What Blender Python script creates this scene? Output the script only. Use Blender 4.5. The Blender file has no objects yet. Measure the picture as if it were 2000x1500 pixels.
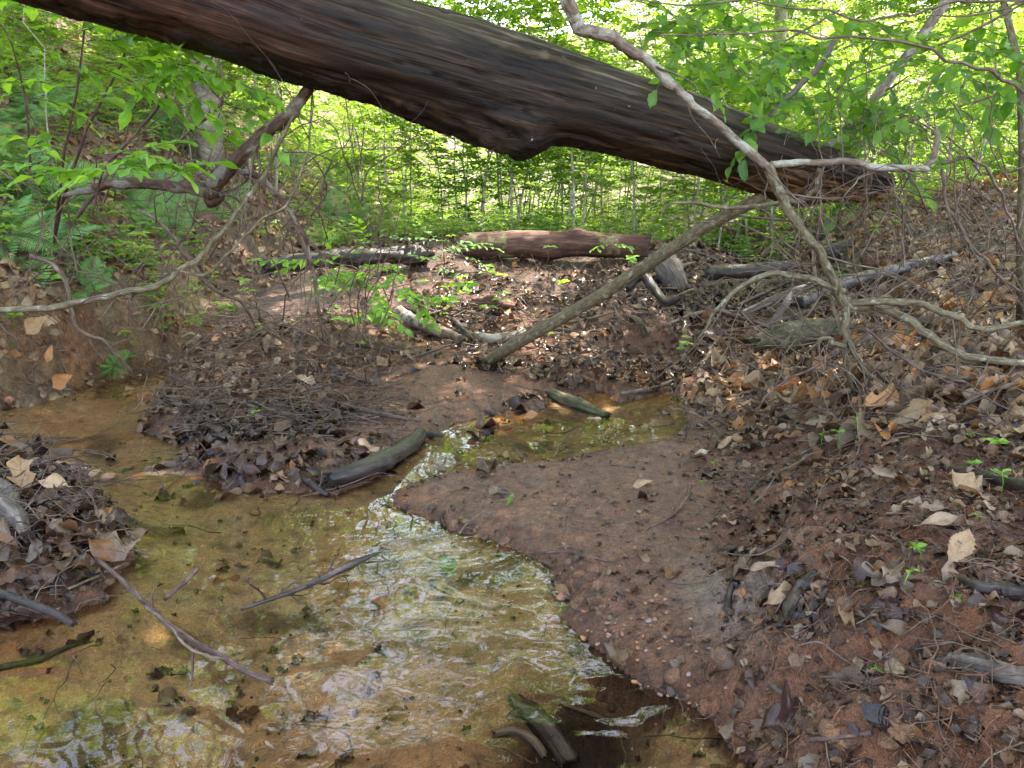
import bpy, math, random
import numpy as np
from mathutils import Vector, Matrix, noise as mnoise

R = math.radians
random.seed(7)
rng = np.random.default_rng(7)
sc = bpy.context.scene

# ------------------------------------------------------------------ camera, light, exposure
CAMZ, PITCH, FPX = 1.0, 12.0, 1510.0
cam_d = bpy.data.cameras.new('camera')
cam = bpy.data.objects.new('camera', cam_d)
sc.collection.objects.link(cam)
cam.location = (0, 0, CAMZ)
cam.rotation_euler = (R(90 - PITCH), 0, 0)
cam_d.sensor_fit = 'HORIZONTAL'
cam_d.sensor_width = 36.0
cam_d.lens = 36.0 * FPX / 2000.0
cam_d.clip_start = 0.05
cam_d.clip_end = 400
sc.camera = cam

SUN_EL, SUN_AZ = 64.0, 38.0        # towards the sun: azimuth from +Y to +X
world = bpy.data.worlds.new('World')
sc.world = world
world.use_nodes = True
wn = world.node_tree
sky = wn.nodes.new('ShaderNodeTexSky')
sky.sky_type = 'NISHITA'
sky.sun_disc = False
sky.sun_elevation = R(SUN_EL)
sky.sun_rotation = R(SUN_AZ)
sky.dust_density = 2.0
sky.air_density = 1.0
bg = wn.nodes['Background']
bg.inputs['Strength'].default_value = 0.15
warm = wn.nodes.new('ShaderNodeMix'); warm.data_type = 'RGBA'; warm.blend_type = 'MULTIPLY'
warm.inputs[0].default_value = 1.0; warm.inputs[7].default_value = (1.16, 1.0, .85, 1)   # hazy summer sky, less blue than clean air
wn.links.new(sky.outputs[0], warm.inputs[6]); wn.links.new(warm.outputs[2], bg.inputs['Color'])

sun_d = bpy.data.lights.new('sun', 'SUN')
sun_d.energy = 2.2
sun_d.angle = R(0.5)
sun_d.color = (1.0, 0.93, 0.82)
sun = bpy.data.objects.new('sun', sun_d)
sc.collection.objects.link(sun)
S = Vector((math.sin(R(SUN_AZ)) * math.cos(R(SUN_EL)), math.cos(R(SUN_AZ)) * math.cos(R(SUN_EL)), math.sin(R(SUN_EL))))
sun.rotation_euler = S.to_track_quat('Z', 'Y').to_euler()
sun.location = (0, 0, 20)

sc.view_settings.view_transform = 'Standard'
sc.view_settings.look = 'None'
sc.view_settings.gamma = 1
sc.view_settings.use_curve_mapping = False
sc.view_settings.exposure = 3.6
sc.cycles.max_bounces = 7
sc.cycles.diffuse_bounces = 3
sc.cycles.glossy_bounces = 3
sc.cycles.transmission_bounces = 5
sc.cycles.transparent_max_bounces = 8
sc.cycles.caustics_reflective = False
sc.cycles.caustics_refractive = False
sc.cycles.sample_clamp_indirect = 3.0
sc.cycles.use_adaptive_sampling = True
sc.cycles.adaptive_threshold = 0.003
sc.cycles.use_denoising = True
sc.cycles.sample_clamp_direct = 12.0

C = sc.collection
# ------------------------------------------------------------------ pixel <-> world helpers (photograph is 2000 x 1500)
_p = R(PITCH)
FW = np.array([0, math.cos(_p), -math.sin(_p)]); UP = np.array([0, math.sin(_p), math.cos(_p)])
def ray(px, py):
    return np.array([(px - 1000) / FPX, 0, 0]) + UP * ((750 - py) / FPX) + FW
def at(px, py, Y):
    d = ray(px, py)
    return np.array([0, 0, CAMZ]) + d * (Y / d[1])
def on_plane(px, py, z=0.0):
    d = ray(px, py)
    return np.array([0, 0, CAMZ]) + d * ((z - CAMZ) / d[2])
def project(P):
    Q = P - np.array([0, 0, CAMZ])
    w = Q @ FW
    w = np.where(np.abs(w) < 1e-4, 1e-4, w)
    return 1000 + FPX * Q[..., 0] / w, 750 - FPX * (Q @ UP) / w, w

# ------------------------------------------------------------------ noise in numpy
_perm = rng.random((256, 256)).astype(np.float64)
def vnoise(x, y):
    xi = np.floor(x).astype(int); yi = np.floor(y).astype(int)
    fx = x - xi; fy = y - yi
    fx = fx * fx * (3 - 2 * fx); fy = fy * fy * (3 - 2 * fy)
    a = _perm[xi & 255, yi & 255]; b = _perm[(xi + 1) & 255, yi & 255]
    c = _perm[xi & 255, (yi + 1) & 255]; d = _perm[(xi + 1) & 255, (yi + 1) & 255]
    return (a + (b - a) * fx) * (1 - fy) + (c + (d - c) * fx) * fy - 0.5
def fbm(x, y, o=4, lac=2.13, g=0.5):
    s = 0; a = 1.0
    for i in range(o):
        s = s + a * vnoise(x + 17.3 * i, y - 9.1 * i)
        x = x * lac; y = y * lac; a *= g
    return s
def sst(t):
    t = np.clip(t, 0, 1); return t * t * (3 - 2 * t)

# ------------------------------------------------------------------ water outline and terrain
WATER_PX = [(-400, 830), (0, 797), (60, 790), (150, 765), (230, 738), (330, 726), (352, 735), (325, 752), (290, 800), (268, 842), (345, 866),
            (375, 880), (336, 915), (410, 930), (430, 955), (530, 962), (640, 968), (700, 950), (770, 908), (830, 868), (865, 842), (890, 826),
            (960, 812), (1050, 800), (1085, 776), (1180, 765), (1215, 788), (1290, 768), (1345, 778), (1340, 830), (1310, 856),
            (1200, 880), (1100, 900), (950, 915), (850, 932), (772, 958), (765, 985), (830, 1010), (880, 1035), (960, 1052),
            (1030, 1085), (1068, 1110), (1072, 1150), (1104, 1180), (1088, 1204), (1130, 1240), (1180, 1272), (1235, 1335),
            (1300, 1368), (1360, 1404), (1400, 1450), (1430, 1500), (1500, 1750), (1400, 2600), (-900, 2600), (-700, 1500), (-200, 1260), (0, 1218), (100, 1206), (205, 1175),
            (275, 1085), (232, 1040), (150, 965), (60, 905), (0, 882), (-400, 870)]
UP_PX = [(1188, 716), (1225, 697), (1335, 698), (1378, 728), (1320, 757), (1255, 762), (1208, 745)]
WPOLY = np.array([on_plane(a, b)[:2] for a, b in WATER_PX])
UPOLY = np.array([on_plane(a, b, 0.05)[:2] for a, b in UP_PX])

def poly_sd(x, y, P):                 # + outside the polygon, - inside
    x = np.asarray(x, float); y = np.asarray(y, float)
    best = np.full(x.shape, 1e9); inside = np.zeros(x.shape, bool)
    n = len(P)
    for i in range(n):
        ax, ay = P[i]; bx, by = P[(i + 1) % n]
        ex, ey = bx - ax, by - ay
        L = ex * ex + ey * ey + 1e-12
        t = np.clip(((x - ax) * ex + (y - ay) * ey) / L, 0, 1)
        dx = x - ax - ex * t; dy = y - ay - ey * t
        best = np.minimum(best, dx * dx + dy * dy)
        cond = ((ay > y) != (by > y)) & (x < (bx - ax) * (y - ay) / ((by - ay) if abs(by - ay) > 1e-9 else 1e-9) + ax)
        inside ^= cond
    d = np.sqrt(best)
    return np.where(inside, -d, d)
def in_px(px, py, P):
    return poly_sd(px, py, np.array(P, float)) < 0

def toe_x(y):
    return np.interp(y, [-2, 3.4, 4.0, 5.1, 7, 15, 40], [-3.6, -3.2, -2.85, -2.3, -2.3, -1.8, -3.5])
def wsd(x, y):
    return poly_sd(x + 0.03 * vnoise(x * 11, y * 11) + 0.012 * vnoise(x * 30, y * 30) + 0.05 * vnoise(x * 3, y * 3), y + 0.03 * vnoise(x * 7 + 40, y * 7) + 0.02 * vnoise(x * 24 + 9, y * 24), WPOLY)

BUMPS = [  # px, py, z-plane used to find the spot, height, radius x, radius y
    (100, 1040, .1, .06, .3, .3), (1520, 1130, .15, .09, .16, .2), (1620, 1120, .2, .06, .3, .2), (560, 700, .1, .09, .4, .25),
    (420, 720, .1, .07, .3, .2), (700, 690, .1, .06, .3, .22), (830, 745, .05, .07, .3, .14), (560, 880, .03, .035, .3, .2),
    (1200, 670, .1, .09, .45, .25), (1050, 640, .1, .08, .35, .25), (1430, 715, .1, .09, .22, .16), (1350, 640, .15, .06, .3, .25),
    (1700, 800, .2, .04, .5, .25), (1760, 700, .25, .06, .5, .4), (800, 600, .3, .08, .4, .3), (420, 905, .02, .012, .2, .12),
    (850, 560, .4, .10, .35, .3), (1850, 1240, .25, .05, .35, .12), (1570, 1290, .1, .05, .2, .1), (1640, 1430, .1, .05, .12, .1)]
BW = [(on_plane(a, b, z)[:2], h, rx, ry) for a, b, z, h, rx, ry in BUMPS]
DIPS = [(1460, 1215, .12, .05, .10, .10), (1560, 1370, .1, .06, .28, .06), (1700, 1390, .1, .05, .3, .06), (1620, 590, .35, .26, .32, .45), (150, 640, .3, .05, .2, .2)]
BW += [(on_plane(a, b, z)[:2], -h, rx, ry) for a, b, z, h, rx, ry in DIPS]

def terrain(x, y, fine=True):
    x = np.asarray(x, float); y = np.asarray(y, float)
    sd = wsd(x, y)
    # right bank
    x0 = np.interp(y, [0, 1.2, 1.6, 2.2, 3.0, 4.0, 5.0, 6.0, 8.0], [.45, .42, .42, .62, .95, 1.35, 1.75, 2.35, 3.2])
    rise = np.interp(y, [1, 2.5, 4, 6, 8, 20], [.24, .20, .20, .34, .25, .3])
    zr = rise * sst((x - x0) / 0.55) + 0.17 * np.maximum(0, x - x0 - 0.45)
    zr = np.minimum(zr, 2.2)
    # middle terrace
    zt = np.interp(y, [0, 4.2, 4.9, 5.5, 6.0, 6.7, 7.3, 8.3, 20, 30, 60], [.0, .0, .06, .15, .27, .43, .58, .68, .75, 1.2, 14])
    ch = np.interp(y, [4.2, 5.5, 6.5, 8, 11, 20], [1.35, 1.55, 2.05, 2.7, 3.0, 3.0])
    chw = np.interp(y, [4.2, 6, 8, 12], [.35, .38, .5, .8])
    chd = np.interp(y, [4.2, 5, 6, 7.5, 9, 14], [0, .06, .16, .26, .3, .0])
    zt = zt - chd * np.exp(-((x - ch) / chw) ** 2)
    # left hill
    tx = toe_x(y) + 0.15 * vnoise(x * .8, y * 1.3)
    zl = np.interp(y, [0, 3, 4, 5.4, 6.5, 8], [.5, .5, .46, .30, .2, .1]) * sst((tx - x) / 0.22) + 0.62 * np.maximum(0, tx - x - 0.12)
    zl = np.minimum(zl, 11)
    base = 0.035 + zt + zl + zr + 0.02 * sst((y - 3.8) / 2)
    base = base + 0.35 * sst((y - 6) / 8) * fbm(x * .25, y * .25, 2) + 0.10 * sst((y - 4.5) / 4) * fbm(x * .8, y * .8, 3)
    for (c, h, rx, ry) in BW:
        base = base + h * np.exp(-(((x - c[0]) / rx) ** 2 + ((y - c[1]) / ry) ** 2))
    # banks down to the water
    k = sst(sd / np.where((x > .1) & (y < 2.1), .10, .16))
    land = np.where(sd > 0, 0.012 * np.minimum(1, sd / .03) + base * k * 0.97 + base * 0.03, 0)
    depth = -(0.012 + 0.075 * sst(-sd / 0.35) + 0.03 * sst((-sd - .3) / .4))
    depth = depth * np.interp(y, [1.2, 2.4, 3.0, 3.4, 4.3], [1.25, 1.0, .45, .30, .4])
    riff = np.exp(-(((x + 1.75) / .5) ** 2 + ((y - 3.02) / .16) ** 2))
    depth = depth + 0.018 * riff
    hole = on_plane(1120, 1370, 0)
    depth = depth - 0.16 * np.exp(-(((x - hole[0]) / .17) ** 2 + ((y - hole[1]) / .16) ** 2))
    z = np.where(sd > 0, land, np.minimum(depth, 0.006))
    usd = poly_sd(x, y, UPOLY)
    z = np.where(usd < 0.12, z + (0.05 - 0.03 * sst(-usd / .1) - z) * sst((0.12 - usd) / 0.12) * sst(sd / .05), z)
    if fine:
        a = np.where(sd > 0, 1.0, 0.45)
        near = sst((sd + .02) / .12)
        z = z + a * (0.006 * np.abs(fbm(x * 48 + 7, y * 48, 2)) * near + 0.020 * near * fbm(x * 6, y * 6, 3) + 0.013 * fbm(x * 26, y * 26, 3, 2.2, .7))
        wild = sst((x - x0 + .15) / .3) * (y < 9)
        z = z + wild * near * (0.045 * fbm(x * 9 + 5, y * 9, 4, 2.1, .66))
        cl = np.exp(-((tx - x - .05) / .25) ** 2) * sst((6 - y) / 1) * (sd > 0)
        z = z + cl * .16 * fbm(x * 6 + 50, y * 6, 5, 2.1, .62)
    return z
def tn(x, y, e=0.03):
    zx = (terrain(x + e, y, False) - terrain(x - e, y, False)) / (2 * e)
    zy = (terrain(x, y + e, False) - terrain(x, y - e, False)) / (2 * e)
    n = np.stack([-zx, -zy, np.ones_like(zx)], -1)
    return n / np.linalg.norm(n, axis=-1, keepdims=True)
def ground(px, py, lift=0.0):         # where the sight line meets the terrain
    d = ray(px, py); o = np.array([0, 0, CAMZ])
    t = np.exp(np.linspace(math.log(.9), math.log(60), 900))
    P = o + d[None, :] * t[:, None]
    h = terrain(P[:, 0], P[:, 1])
    m = np.where(P[:, 2] < h)[0]
    i = m[0] if len(m) else 899
    a = t[max(i - 1, 0)]; b = t[i]
    tt = np.linspace(a, b, 12); P = o + d[None, :] * tt[:, None]
    h = terrain(P[:, 0], P[:, 1]); m = np.where(P[:, 2] < h)[0]
    Q = P[m[0]] if len(m) else P[-1]
    return np.array([Q[0], Q[1], float(terrain(Q[0], Q[1])) + lift])

LANDMARKS = [(760, 905, 'by the bent driftwood log'), (640, 960, 'at the sand bar edge below the driftwood log'), (1130, 800, 'beside the olive short log in the channel'), (940, 700, 'at the foot of the leaning pole'), (850, 650, 'by the pale speckled limb'),
    (1560, 660, 'around the mossy log'), (1700, 780, 'under the feet of the splayed limbs'), (1720, 820, 'beside the big curled golden leaf'), (1890, 760, 'around the rolled pinkish leaf'), (1650, 880, 'among the tall green seedlings'), (1400, 880, 'by the dark upright leaf clump'),
    (1895, 975, 'next to the large pinkish lobed leaf'), (1900, 930, 'along the charred black stick'), (1690, 1140, 'beside the golden upright leaf'), (1550, 1200, 'on the bark slabs of the hummock'), (1870, 1095, 'beside the pale torn leaf'), (1930, 1160, 'along the wet dark stick at right'),
    (1920, 1320, 'above the long grey bark slab'), (1920, 1430, 'in the bottom right corner'), (1715, 1440, 'around the black ribbed leaf'), (1545, 1435, 'around the dark lobed wet leaf'), (1390, 1120, 'on the grey clay patch'), (1450, 970, 'on the rooty ground right of the sand bar'),
    (1100, 980, 'on the red sand bar'), (1600, 1000, 'in the middle of the rooty right bank'), (1200, 1230, 'on the gravelly shore'), (1120, 1370, 'around the dark sunken hollow'), (40, 1040, 'against the big grey slab at left'), (180, 1000, 'on top of the debris heap'), (240, 1090, 'at the water side of the debris heap'), (60, 1190, 'at the foot of the debris heap'),
    (450, 900, 'on the wet tip of the middle bar'), (560, 850, 'on the dark middle bar'), (350, 800, 'at the pool side of the twiggy heap'), (450, 700, 'at the back of the twiggy heap'), (600, 720, 'in the middle of the twiggy heap'), (720, 700, 'at the right end of the twiggy heap'),
    (1080, 660, 'right of the leaning pole foot'), (1250, 680, 'in the leaf dam'), (1300, 740, 'by the upper pool'), (1440, 730, 'on the reddish mound by the upper pool'), (1420, 560, 'in the upper stream course'), (1850, 560, 'high on the right bank'), (1950, 500, 'near the slim edge trunk'), (1850, 660, 'behind the olive bough'), (1950, 850, 'by the curved pale stick at right'), (1550, 790, 'left of the splayed limb feet'),
    (150, 850, 'in the upper left pool'), (400, 970, 'in the riffle'), (300, 1250, 'along the long branched stick'), (600, 1160, 'by the twiggy stick in mid pool'), (850, 1130, 'by the sunken green leaf'), (200, 1400, 'over the lower left sand bed'), (500, 1420, 'over the bottom sand bed'), (800, 1420, 'over the bare bottom sand'), (900, 1050, 'off the sand bar tip'), (430, 1110, 'around the sunken rust leaf'), (1020, 1250, 'in the rippled deep water'),
    (75, 640, 'on the left clay bank'), (200, 700, 'on the left clay bank by the pale fallen branch'), (1100, 470, 'by the red rotten log'), (860, 500, 'by the mossy stump'), (600, 510, 'by the dark flat log'), (300, 600, 'below the arching branch'), (100, 450, 'above the ferns at left'), (1000, 600, 'above the leaf dam')]
BGMARKS = [(100, 60, 'in the top left corner'), (250, 180, 'on the upper left slope'), (60, 300, 'at the left edge of the slope'), (430, 330, 'between the arching branch and the log'), (560, 420, 'low on the left slope'), (700, 350, 'above the dark flat log'), (860, 380, 'above the mossy stump'), (1030, 380, 'under the log burl'),
    (1200, 400, 'above the red rotten log'), (1400, 420, 'above the upper end of the pole'), (1620, 450, 'just below the log tip'), (1800, 400, 'behind the bare whips'), (1960, 350, 'beside the right edge trunk'), (1000, 40, 'above the middle of the log'), (1300, 90, 'right of the peeling limb'), (1450, 150, 'left of the pale broken stub'), (1600, 150, 'behind the beech leaves'), (1760, 160, 'behind the slanting branch'), (1930, 90, 'in the top right corner')]
def near_bg(px, py):
    return min(BGMARKS, key=lambda l: (l[0] - px) ** 2 + .6 * (l[1] - py) ** 2)[2]
def near(px, py):
    return min(LANDMARKS, key=lambda l: (l[0] - px) ** 2 + 1.6 * (l[1] - py) ** 2)[2]
# ------------------------------------------------------------------ object helpers
def tagp(o, label=None, cat=None, group=None, kind=None):
    if label: o['label'] = label
    if cat: o['category'] = cat
    if group: o['group'] = group
    if kind: o['kind'] = kind
    return o
def np_mesh(name, V, F, attrs=None, smooth=True, mat=None):
    me = bpy.data.meshes.new(name)
    V = np.ascontiguousarray(V, dtype=np.float32); F = np.ascontiguousarray(F, dtype=np.int32)
    nf, k = F.shape
    if k == 4:
        deg = (F[:, 2] == F[:, 3]) | (F[:, 1] == F[:, 2])
    else: deg = np.zeros(nf, bool)
    if deg.any():
        D = F[deg]; D3 = np.where((D[:, 1] == D[:, 2])[:, None], D[:, [0, 1, 3]], D[:, [0, 1, 2]])
        lt = np.where(deg, 3, 4).astype(np.int32)
        order = np.argsort(deg, kind='stable'); lt = lt[order]
        vi = np.concatenate([F[~deg].ravel(), D3.ravel()]).astype(np.int32)
        ls = np.concatenate([[0], np.cumsum(lt)[:-1]]).astype(np.int32)
    else:
        lt = np.full(nf, k, np.int32); vi = F.ravel(); ls = np.arange(0, nf * k, k, dtype=np.int32)
    me.vertices.add(len(V)); me.vertices.foreach_set('co', V.ravel())
    me.loops.add(len(vi)); me.loops.foreach_set('vertex_index', vi)
    me.polygons.add(nf); me.polygons.foreach_set('loop_start', ls)
    try: me.polygons.foreach_set('loop_total', lt)
    except Exception: pass
    me.update(calc_edges=True)
    for an, arr in (attrs or {}).items():
        arr = np.ascontiguousarray(arr, dtype=np.float32)
        if arr.ndim == 1:
            a = me.attributes.new(an, 'FLOAT', 'POINT'); a.data.foreach_set('value', arr)
        else:
            a = me.attributes.new(an, 'FLOAT_VECTOR', 'POINT'); a.data.foreach_set('vector', arr.ravel())
    me.polygons.foreach_set('use_smooth', np.full(nf, smooth))
    if mat: me.materials.append(mat)
    return me
def link(name, me, parent=None, loc=None):
    o = bpy.data.objects.new(name, me); C.objects.link(o)
    if parent: o.parent = parent
    if loc is not None: o.location = [float(v) for v in loc]
    return o
def empty(name, loc, label, cat, group=None):
    o = bpy.data.objects.new(name, None); C.objects.link(o)
    o.empty_display_size = 0.1
    o.location = [float(v) for v in loc]
    return tagp(o, label, cat, group)
class Geo:                             # collects pieces into one mesh
    def __init__(s): s.V = []; s.F = []; s.A = {}; s.n = 0
    def add(s, V, F, **attrs):
        s.V.append(np.asarray(V, float)); s.F.append(np.asarray(F, int) + s.n)
        for k, a in attrs.items(): s.A.setdefault(k, []).append(np.asarray(a, float))
        s.n += len(V)
    def mesh(s, name, mat, off=None, smooth=True):
        V = np.concatenate(s.V)
        if off is not None: V = V - np.asarray(off)
        return np_mesh(name, V, np.concatenate(s.F), {k: np.concatenate(a) for k, a in s.A.items()}, smooth, mat)
def catmull(P, n):
    P = np.asarray(P, float)
    Q = np.vstack([2 * P[0] - P[1], P, 2 * P[-1] - P[-2]])
    out = []
    for i in range(1, len(Q) - 2):
        for j in range(n):
            t = j / n
            out.append(0.5 * ((2 * Q[i]) + (-Q[i - 1] + Q[i + 1]) * t + (2 * Q[i - 1] - 5 * Q[i] + 4 * Q[i + 1] - Q[i + 2]) * t * t
                              + (-Q[i - 1] + 3 * Q[i] - 3 * Q[i + 1] + Q[i + 2]) * t ** 3))
    out.append(P[-1])
    return np.array(out)
def tube(P, rad, sides=8, seed=0.0, rough=0.0, cap=True, knots=0):
    """P (n,3), rad (n,) -> verts, quads, grain attribute (length, cos, sin)"""
    P = np.asarray(P, float); n = len(P); rad = np.broadcast_to(np.asarray(rad, float), (n,)).copy()
    T = np.gradient(P, axis=0); T /= np.linalg.norm(T, axis=1, keepdims=True) + 1e-9
    u = np.cross(T[0], [0, 0, 1.0])
    if np.linalg.norm(u) < .05: u = np.cross(T[0], [0, 1.0, 0])
    u /= np.linalg.norm(u); U = [u]
    for i in range(1, n):
        u = U[-1] - T[i] * np.dot(U[-1], T[i]); u /= np.linalg.norm(u) + 1e-9; U.append(u)
    U = np.array(U); W = np.cross(T, U)
    L = np.concatenate([[0], np.cumsum(np.linalg.norm(np.diff(P, axis=0), axis=1))])
    th = np.linspace(0, 2 * np.pi, sides, endpoint=False)
    ct, st = np.cos(th), np.sin(th)
    rr = rad[:, None] * np.ones(sides)[None, :]
    if rough > 0:
        nx = fbm(L[:, None] * 2.2 / max(rad.mean() * 8, .01) + seed + 0 * ct[None, :], ct[None, :] * 2.1 + st[None, :] * 1.3 + seed * 1.7, 3)
        ny = fbm(L[:, None] * 6 / max(rad.mean() * 8, .01) + seed, st[None, :] * 2.1 - ct[None, :] * 1.7 + seed, 2)
        rr = rr * (1 + rough * (nx + .6 * ny))
    for k in range(knots):
        c = random.uniform(.05, .95) * L[-1]; a = random.uniform(0, 6.28); w = rad.mean() * random.uniform(.8, 1.6)
        d = np.exp(-((L[:, None] - c) / w) ** 2 - (1 - np.cos(th[None, :] - a)) * 3)
        rr = rr * (1 + .35 * d)
    V = P[:, None, :] + rr[..., None] * (U[:, None, :] * ct[None, :, None] + W[:, None, :] * st[None, :, None])
    V = V.reshape(-1, 3)
    g = np.stack([np.repeat(L, sides) + seed * .37, (rr * ct).ravel() + seed, (rr * st).ravel()], -1)
    i = np.arange(n - 1)[:, None] * sides; j = np.arange(sides)[None, :]
    F = np.stack([i + j, i + (j + 1) % sides, i + sides + (j + 1) % sides, i + sides + j], -1).reshape(-1, 4)
    if cap:
        m = len(V)
        V = np.vstack([V, P[0] - T[0] * rad[0] * .15, P[-1] + T[-1] * rad[-1] * .2])
        g = np.vstack([g, [L[0], seed, 0], [L[-1], seed, 0]])
        jj = np.arange(sides); b = (n - 1) * sides
        F = np.vstack([F, np.stack([np.full(sides, m), (jj + 1) % sides, jj, jj], -1)[:, [0, 1, 2, 2]] * 1,
                       np.stack([np.full(sides, m + 1), b + jj, b + (jj + 1) % sides, b + (jj + 1) % sides], -1)])
    return V, F, g
def fix_quads(me_faces): return me_faces
def wpath(pts, n=6):                   # [(px,py,Y), ...] -> smooth 3D path
    return catmull([at(*p) for p in pts], n)
def ipl(n, vals):
    return np.interp(np.linspace(0, 1, n), np.linspace(0, 1, len(vals)), vals)

# ------------------------------------------------------------------ material helpers
def mat(name):
    m = bpy.data.materials.new(name); m.use_nodes = True
    nt = m.node_tree; b = nt.nodes['Principled BSDF']
    return m, nt, b
def N(nt, t, **kw):
    n = nt.nodes.new(t)
    for k, v in kw.items(): setattr(n, k, v)
    return n
def attr(nt, name):
    n = N(nt, 'ShaderNodeAttribute'); n.attribute_name = name; return n
def math_n(nt, op, a, b=None, c=None, clamp=False):
    n = N(nt, 'ShaderNodeMath', operation=op); n.use_clamp = clamp
    for i, v in enumerate((a, b, c)):
        if v is None: continue
        if isinstance(v, (int, float)): n.inputs[i].default_value = v
        else: nt.links.new(v, n.inputs[i])
    return n.outputs[0]
def ramp(nt, fac, stops, interp='LINEAR'):
    n = N(nt, 'ShaderNodeValToRGB'); cr = n.color_ramp; cr.interpolation = interp
    cr.elements[1].position = stops[-1][0]; cr.elements[1].color = (*stops[-1][1], 1)
    cr.elements[0].position = stops[0][0]; cr.elements[0].color = (*stops[0][1], 1)
    for p, c in stops[1:-1]:
        e = cr.elements.new(p); e.color = (c[0], c[1], c[2], 1)
    nt.links.new(fac, n.inputs[0]); return n.outputs[0]
def mix(nt, fac, a, b, mode='MIX'):
    n = N(nt, 'ShaderNodeMix', data_type='RGBA', blend_type=mode)
    for i, v in ((0, fac), (6, a), (7, b)):
        if isinstance(v, (int, float)): n.inputs[i].default_value = v
        elif isinstance(v, tuple): n.inputs[i].default_value = (v[0], v[1], v[2], 1)
        else: nt.links.new(v, n.inputs[i])
    return n.outputs[2]
def tex(nt, vec, scale, detail=4, rough=.6, dist=0.0):
    n = N(nt, 'ShaderNodeTexNoise'); n.inputs['Scale'].default_value = scale; n.inputs['Detail'].default_value = detail
    n.inputs['Roughness'].default_value = rough; n.inputs['Distortion'].default_value = dist
    if vec is not None: nt.links.new(vec, n.inputs['Vector'])
    return n.outputs[0]
def vscale(nt, vec, s):
    n = N(nt, 'ShaderNodeVectorMath', operation='MULTIPLY'); nt.links.new(vec, n.inputs[0]); n.inputs[1].default_value = s
    return n.outputs[0]
def bump(nt, h, strength, dist, normal=None):
    n = N(nt, 'ShaderNodeBump'); n.inputs['Strength'].default_value = strength; n.inputs['Distance'].default_value = dist
    nt.links.new(h, n.inputs['Height'])
    if normal is not None: nt.links.new(normal, n.inputs['Normal'])
    return n.outputs[0]

def make_ground_mat():
    m, nt, b = mat('wet_streamside_earth')
    pos = N(nt, 'ShaderNodeNewGeometry').outputs['Position']
    col = attr(nt, 'gcol').outputs['Vector']; wet = attr(nt, 'wet').outputs['Fac']
    n1 = tex(nt, pos, 22, 6, .65); n2 = tex(nt, pos, 140, 4, .7); n3 = tex(nt, pos, 420, 2, .6); n0 = tex(nt, pos, 3.2, 4, .6)
    v = ramp(nt, n1, [(.28, (.32, .29, .28)), (.5, (1, 1, 1)), (.72, (1.5, 1.42, 1.3))])  # soil mottling, with occlusion shade painted into its low spots
    c = mix(nt, 1.0, col, v, 'MULTIPLY')
    v2 = ramp(nt, n2, [(.28, (.5, .46, .42)), (.5, (1, 1, 1)), (.72, (1.45, 1.4, 1.35))])
    c = mix(nt, .75, c, v2, 'MULTIPLY')
    v3 = ramp(nt, n3, [(.35, (.6, .6, .6)), (.65, (1.35, 1.35, 1.35))])
    c = mix(nt, .6, c, v3, 'MULTIPLY')
    v0 = ramp(nt, n0, [(.3, (.75, .7, .7)), (.7, (1.2, 1.15, 1.1))])
    c = mix(nt, .8, c, v0, 'MULTIPLY')
    nt.links.new(c, b.inputs['Base Color'])
    wn_ = math_n(nt, 'MULTIPLY', wet, math_n(nt, 'MULTIPLY_ADD', n1, 2.6, -.6, clamp=True), clamp=True)
    rr = math_n(nt, 'MULTIPLY_ADD', wn_, -.70, .85)
    nt.links.new(rr, b.inputs['Roughness'])
    b.inputs['Specular IOR Level'].default_value = .55
    h = math_n(nt, 'ADD', math_n(nt, 'MULTIPLY', n1, 1.0), math_n(nt, 'ADD', math_n(nt, 'MULTIPLY', n2, .35), math_n(nt, 'MULTIPLY', n3, .16)))
    nt.links.new(bump(nt, h, 1.0, .045), b.inputs['Normal'])
    return m
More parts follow.
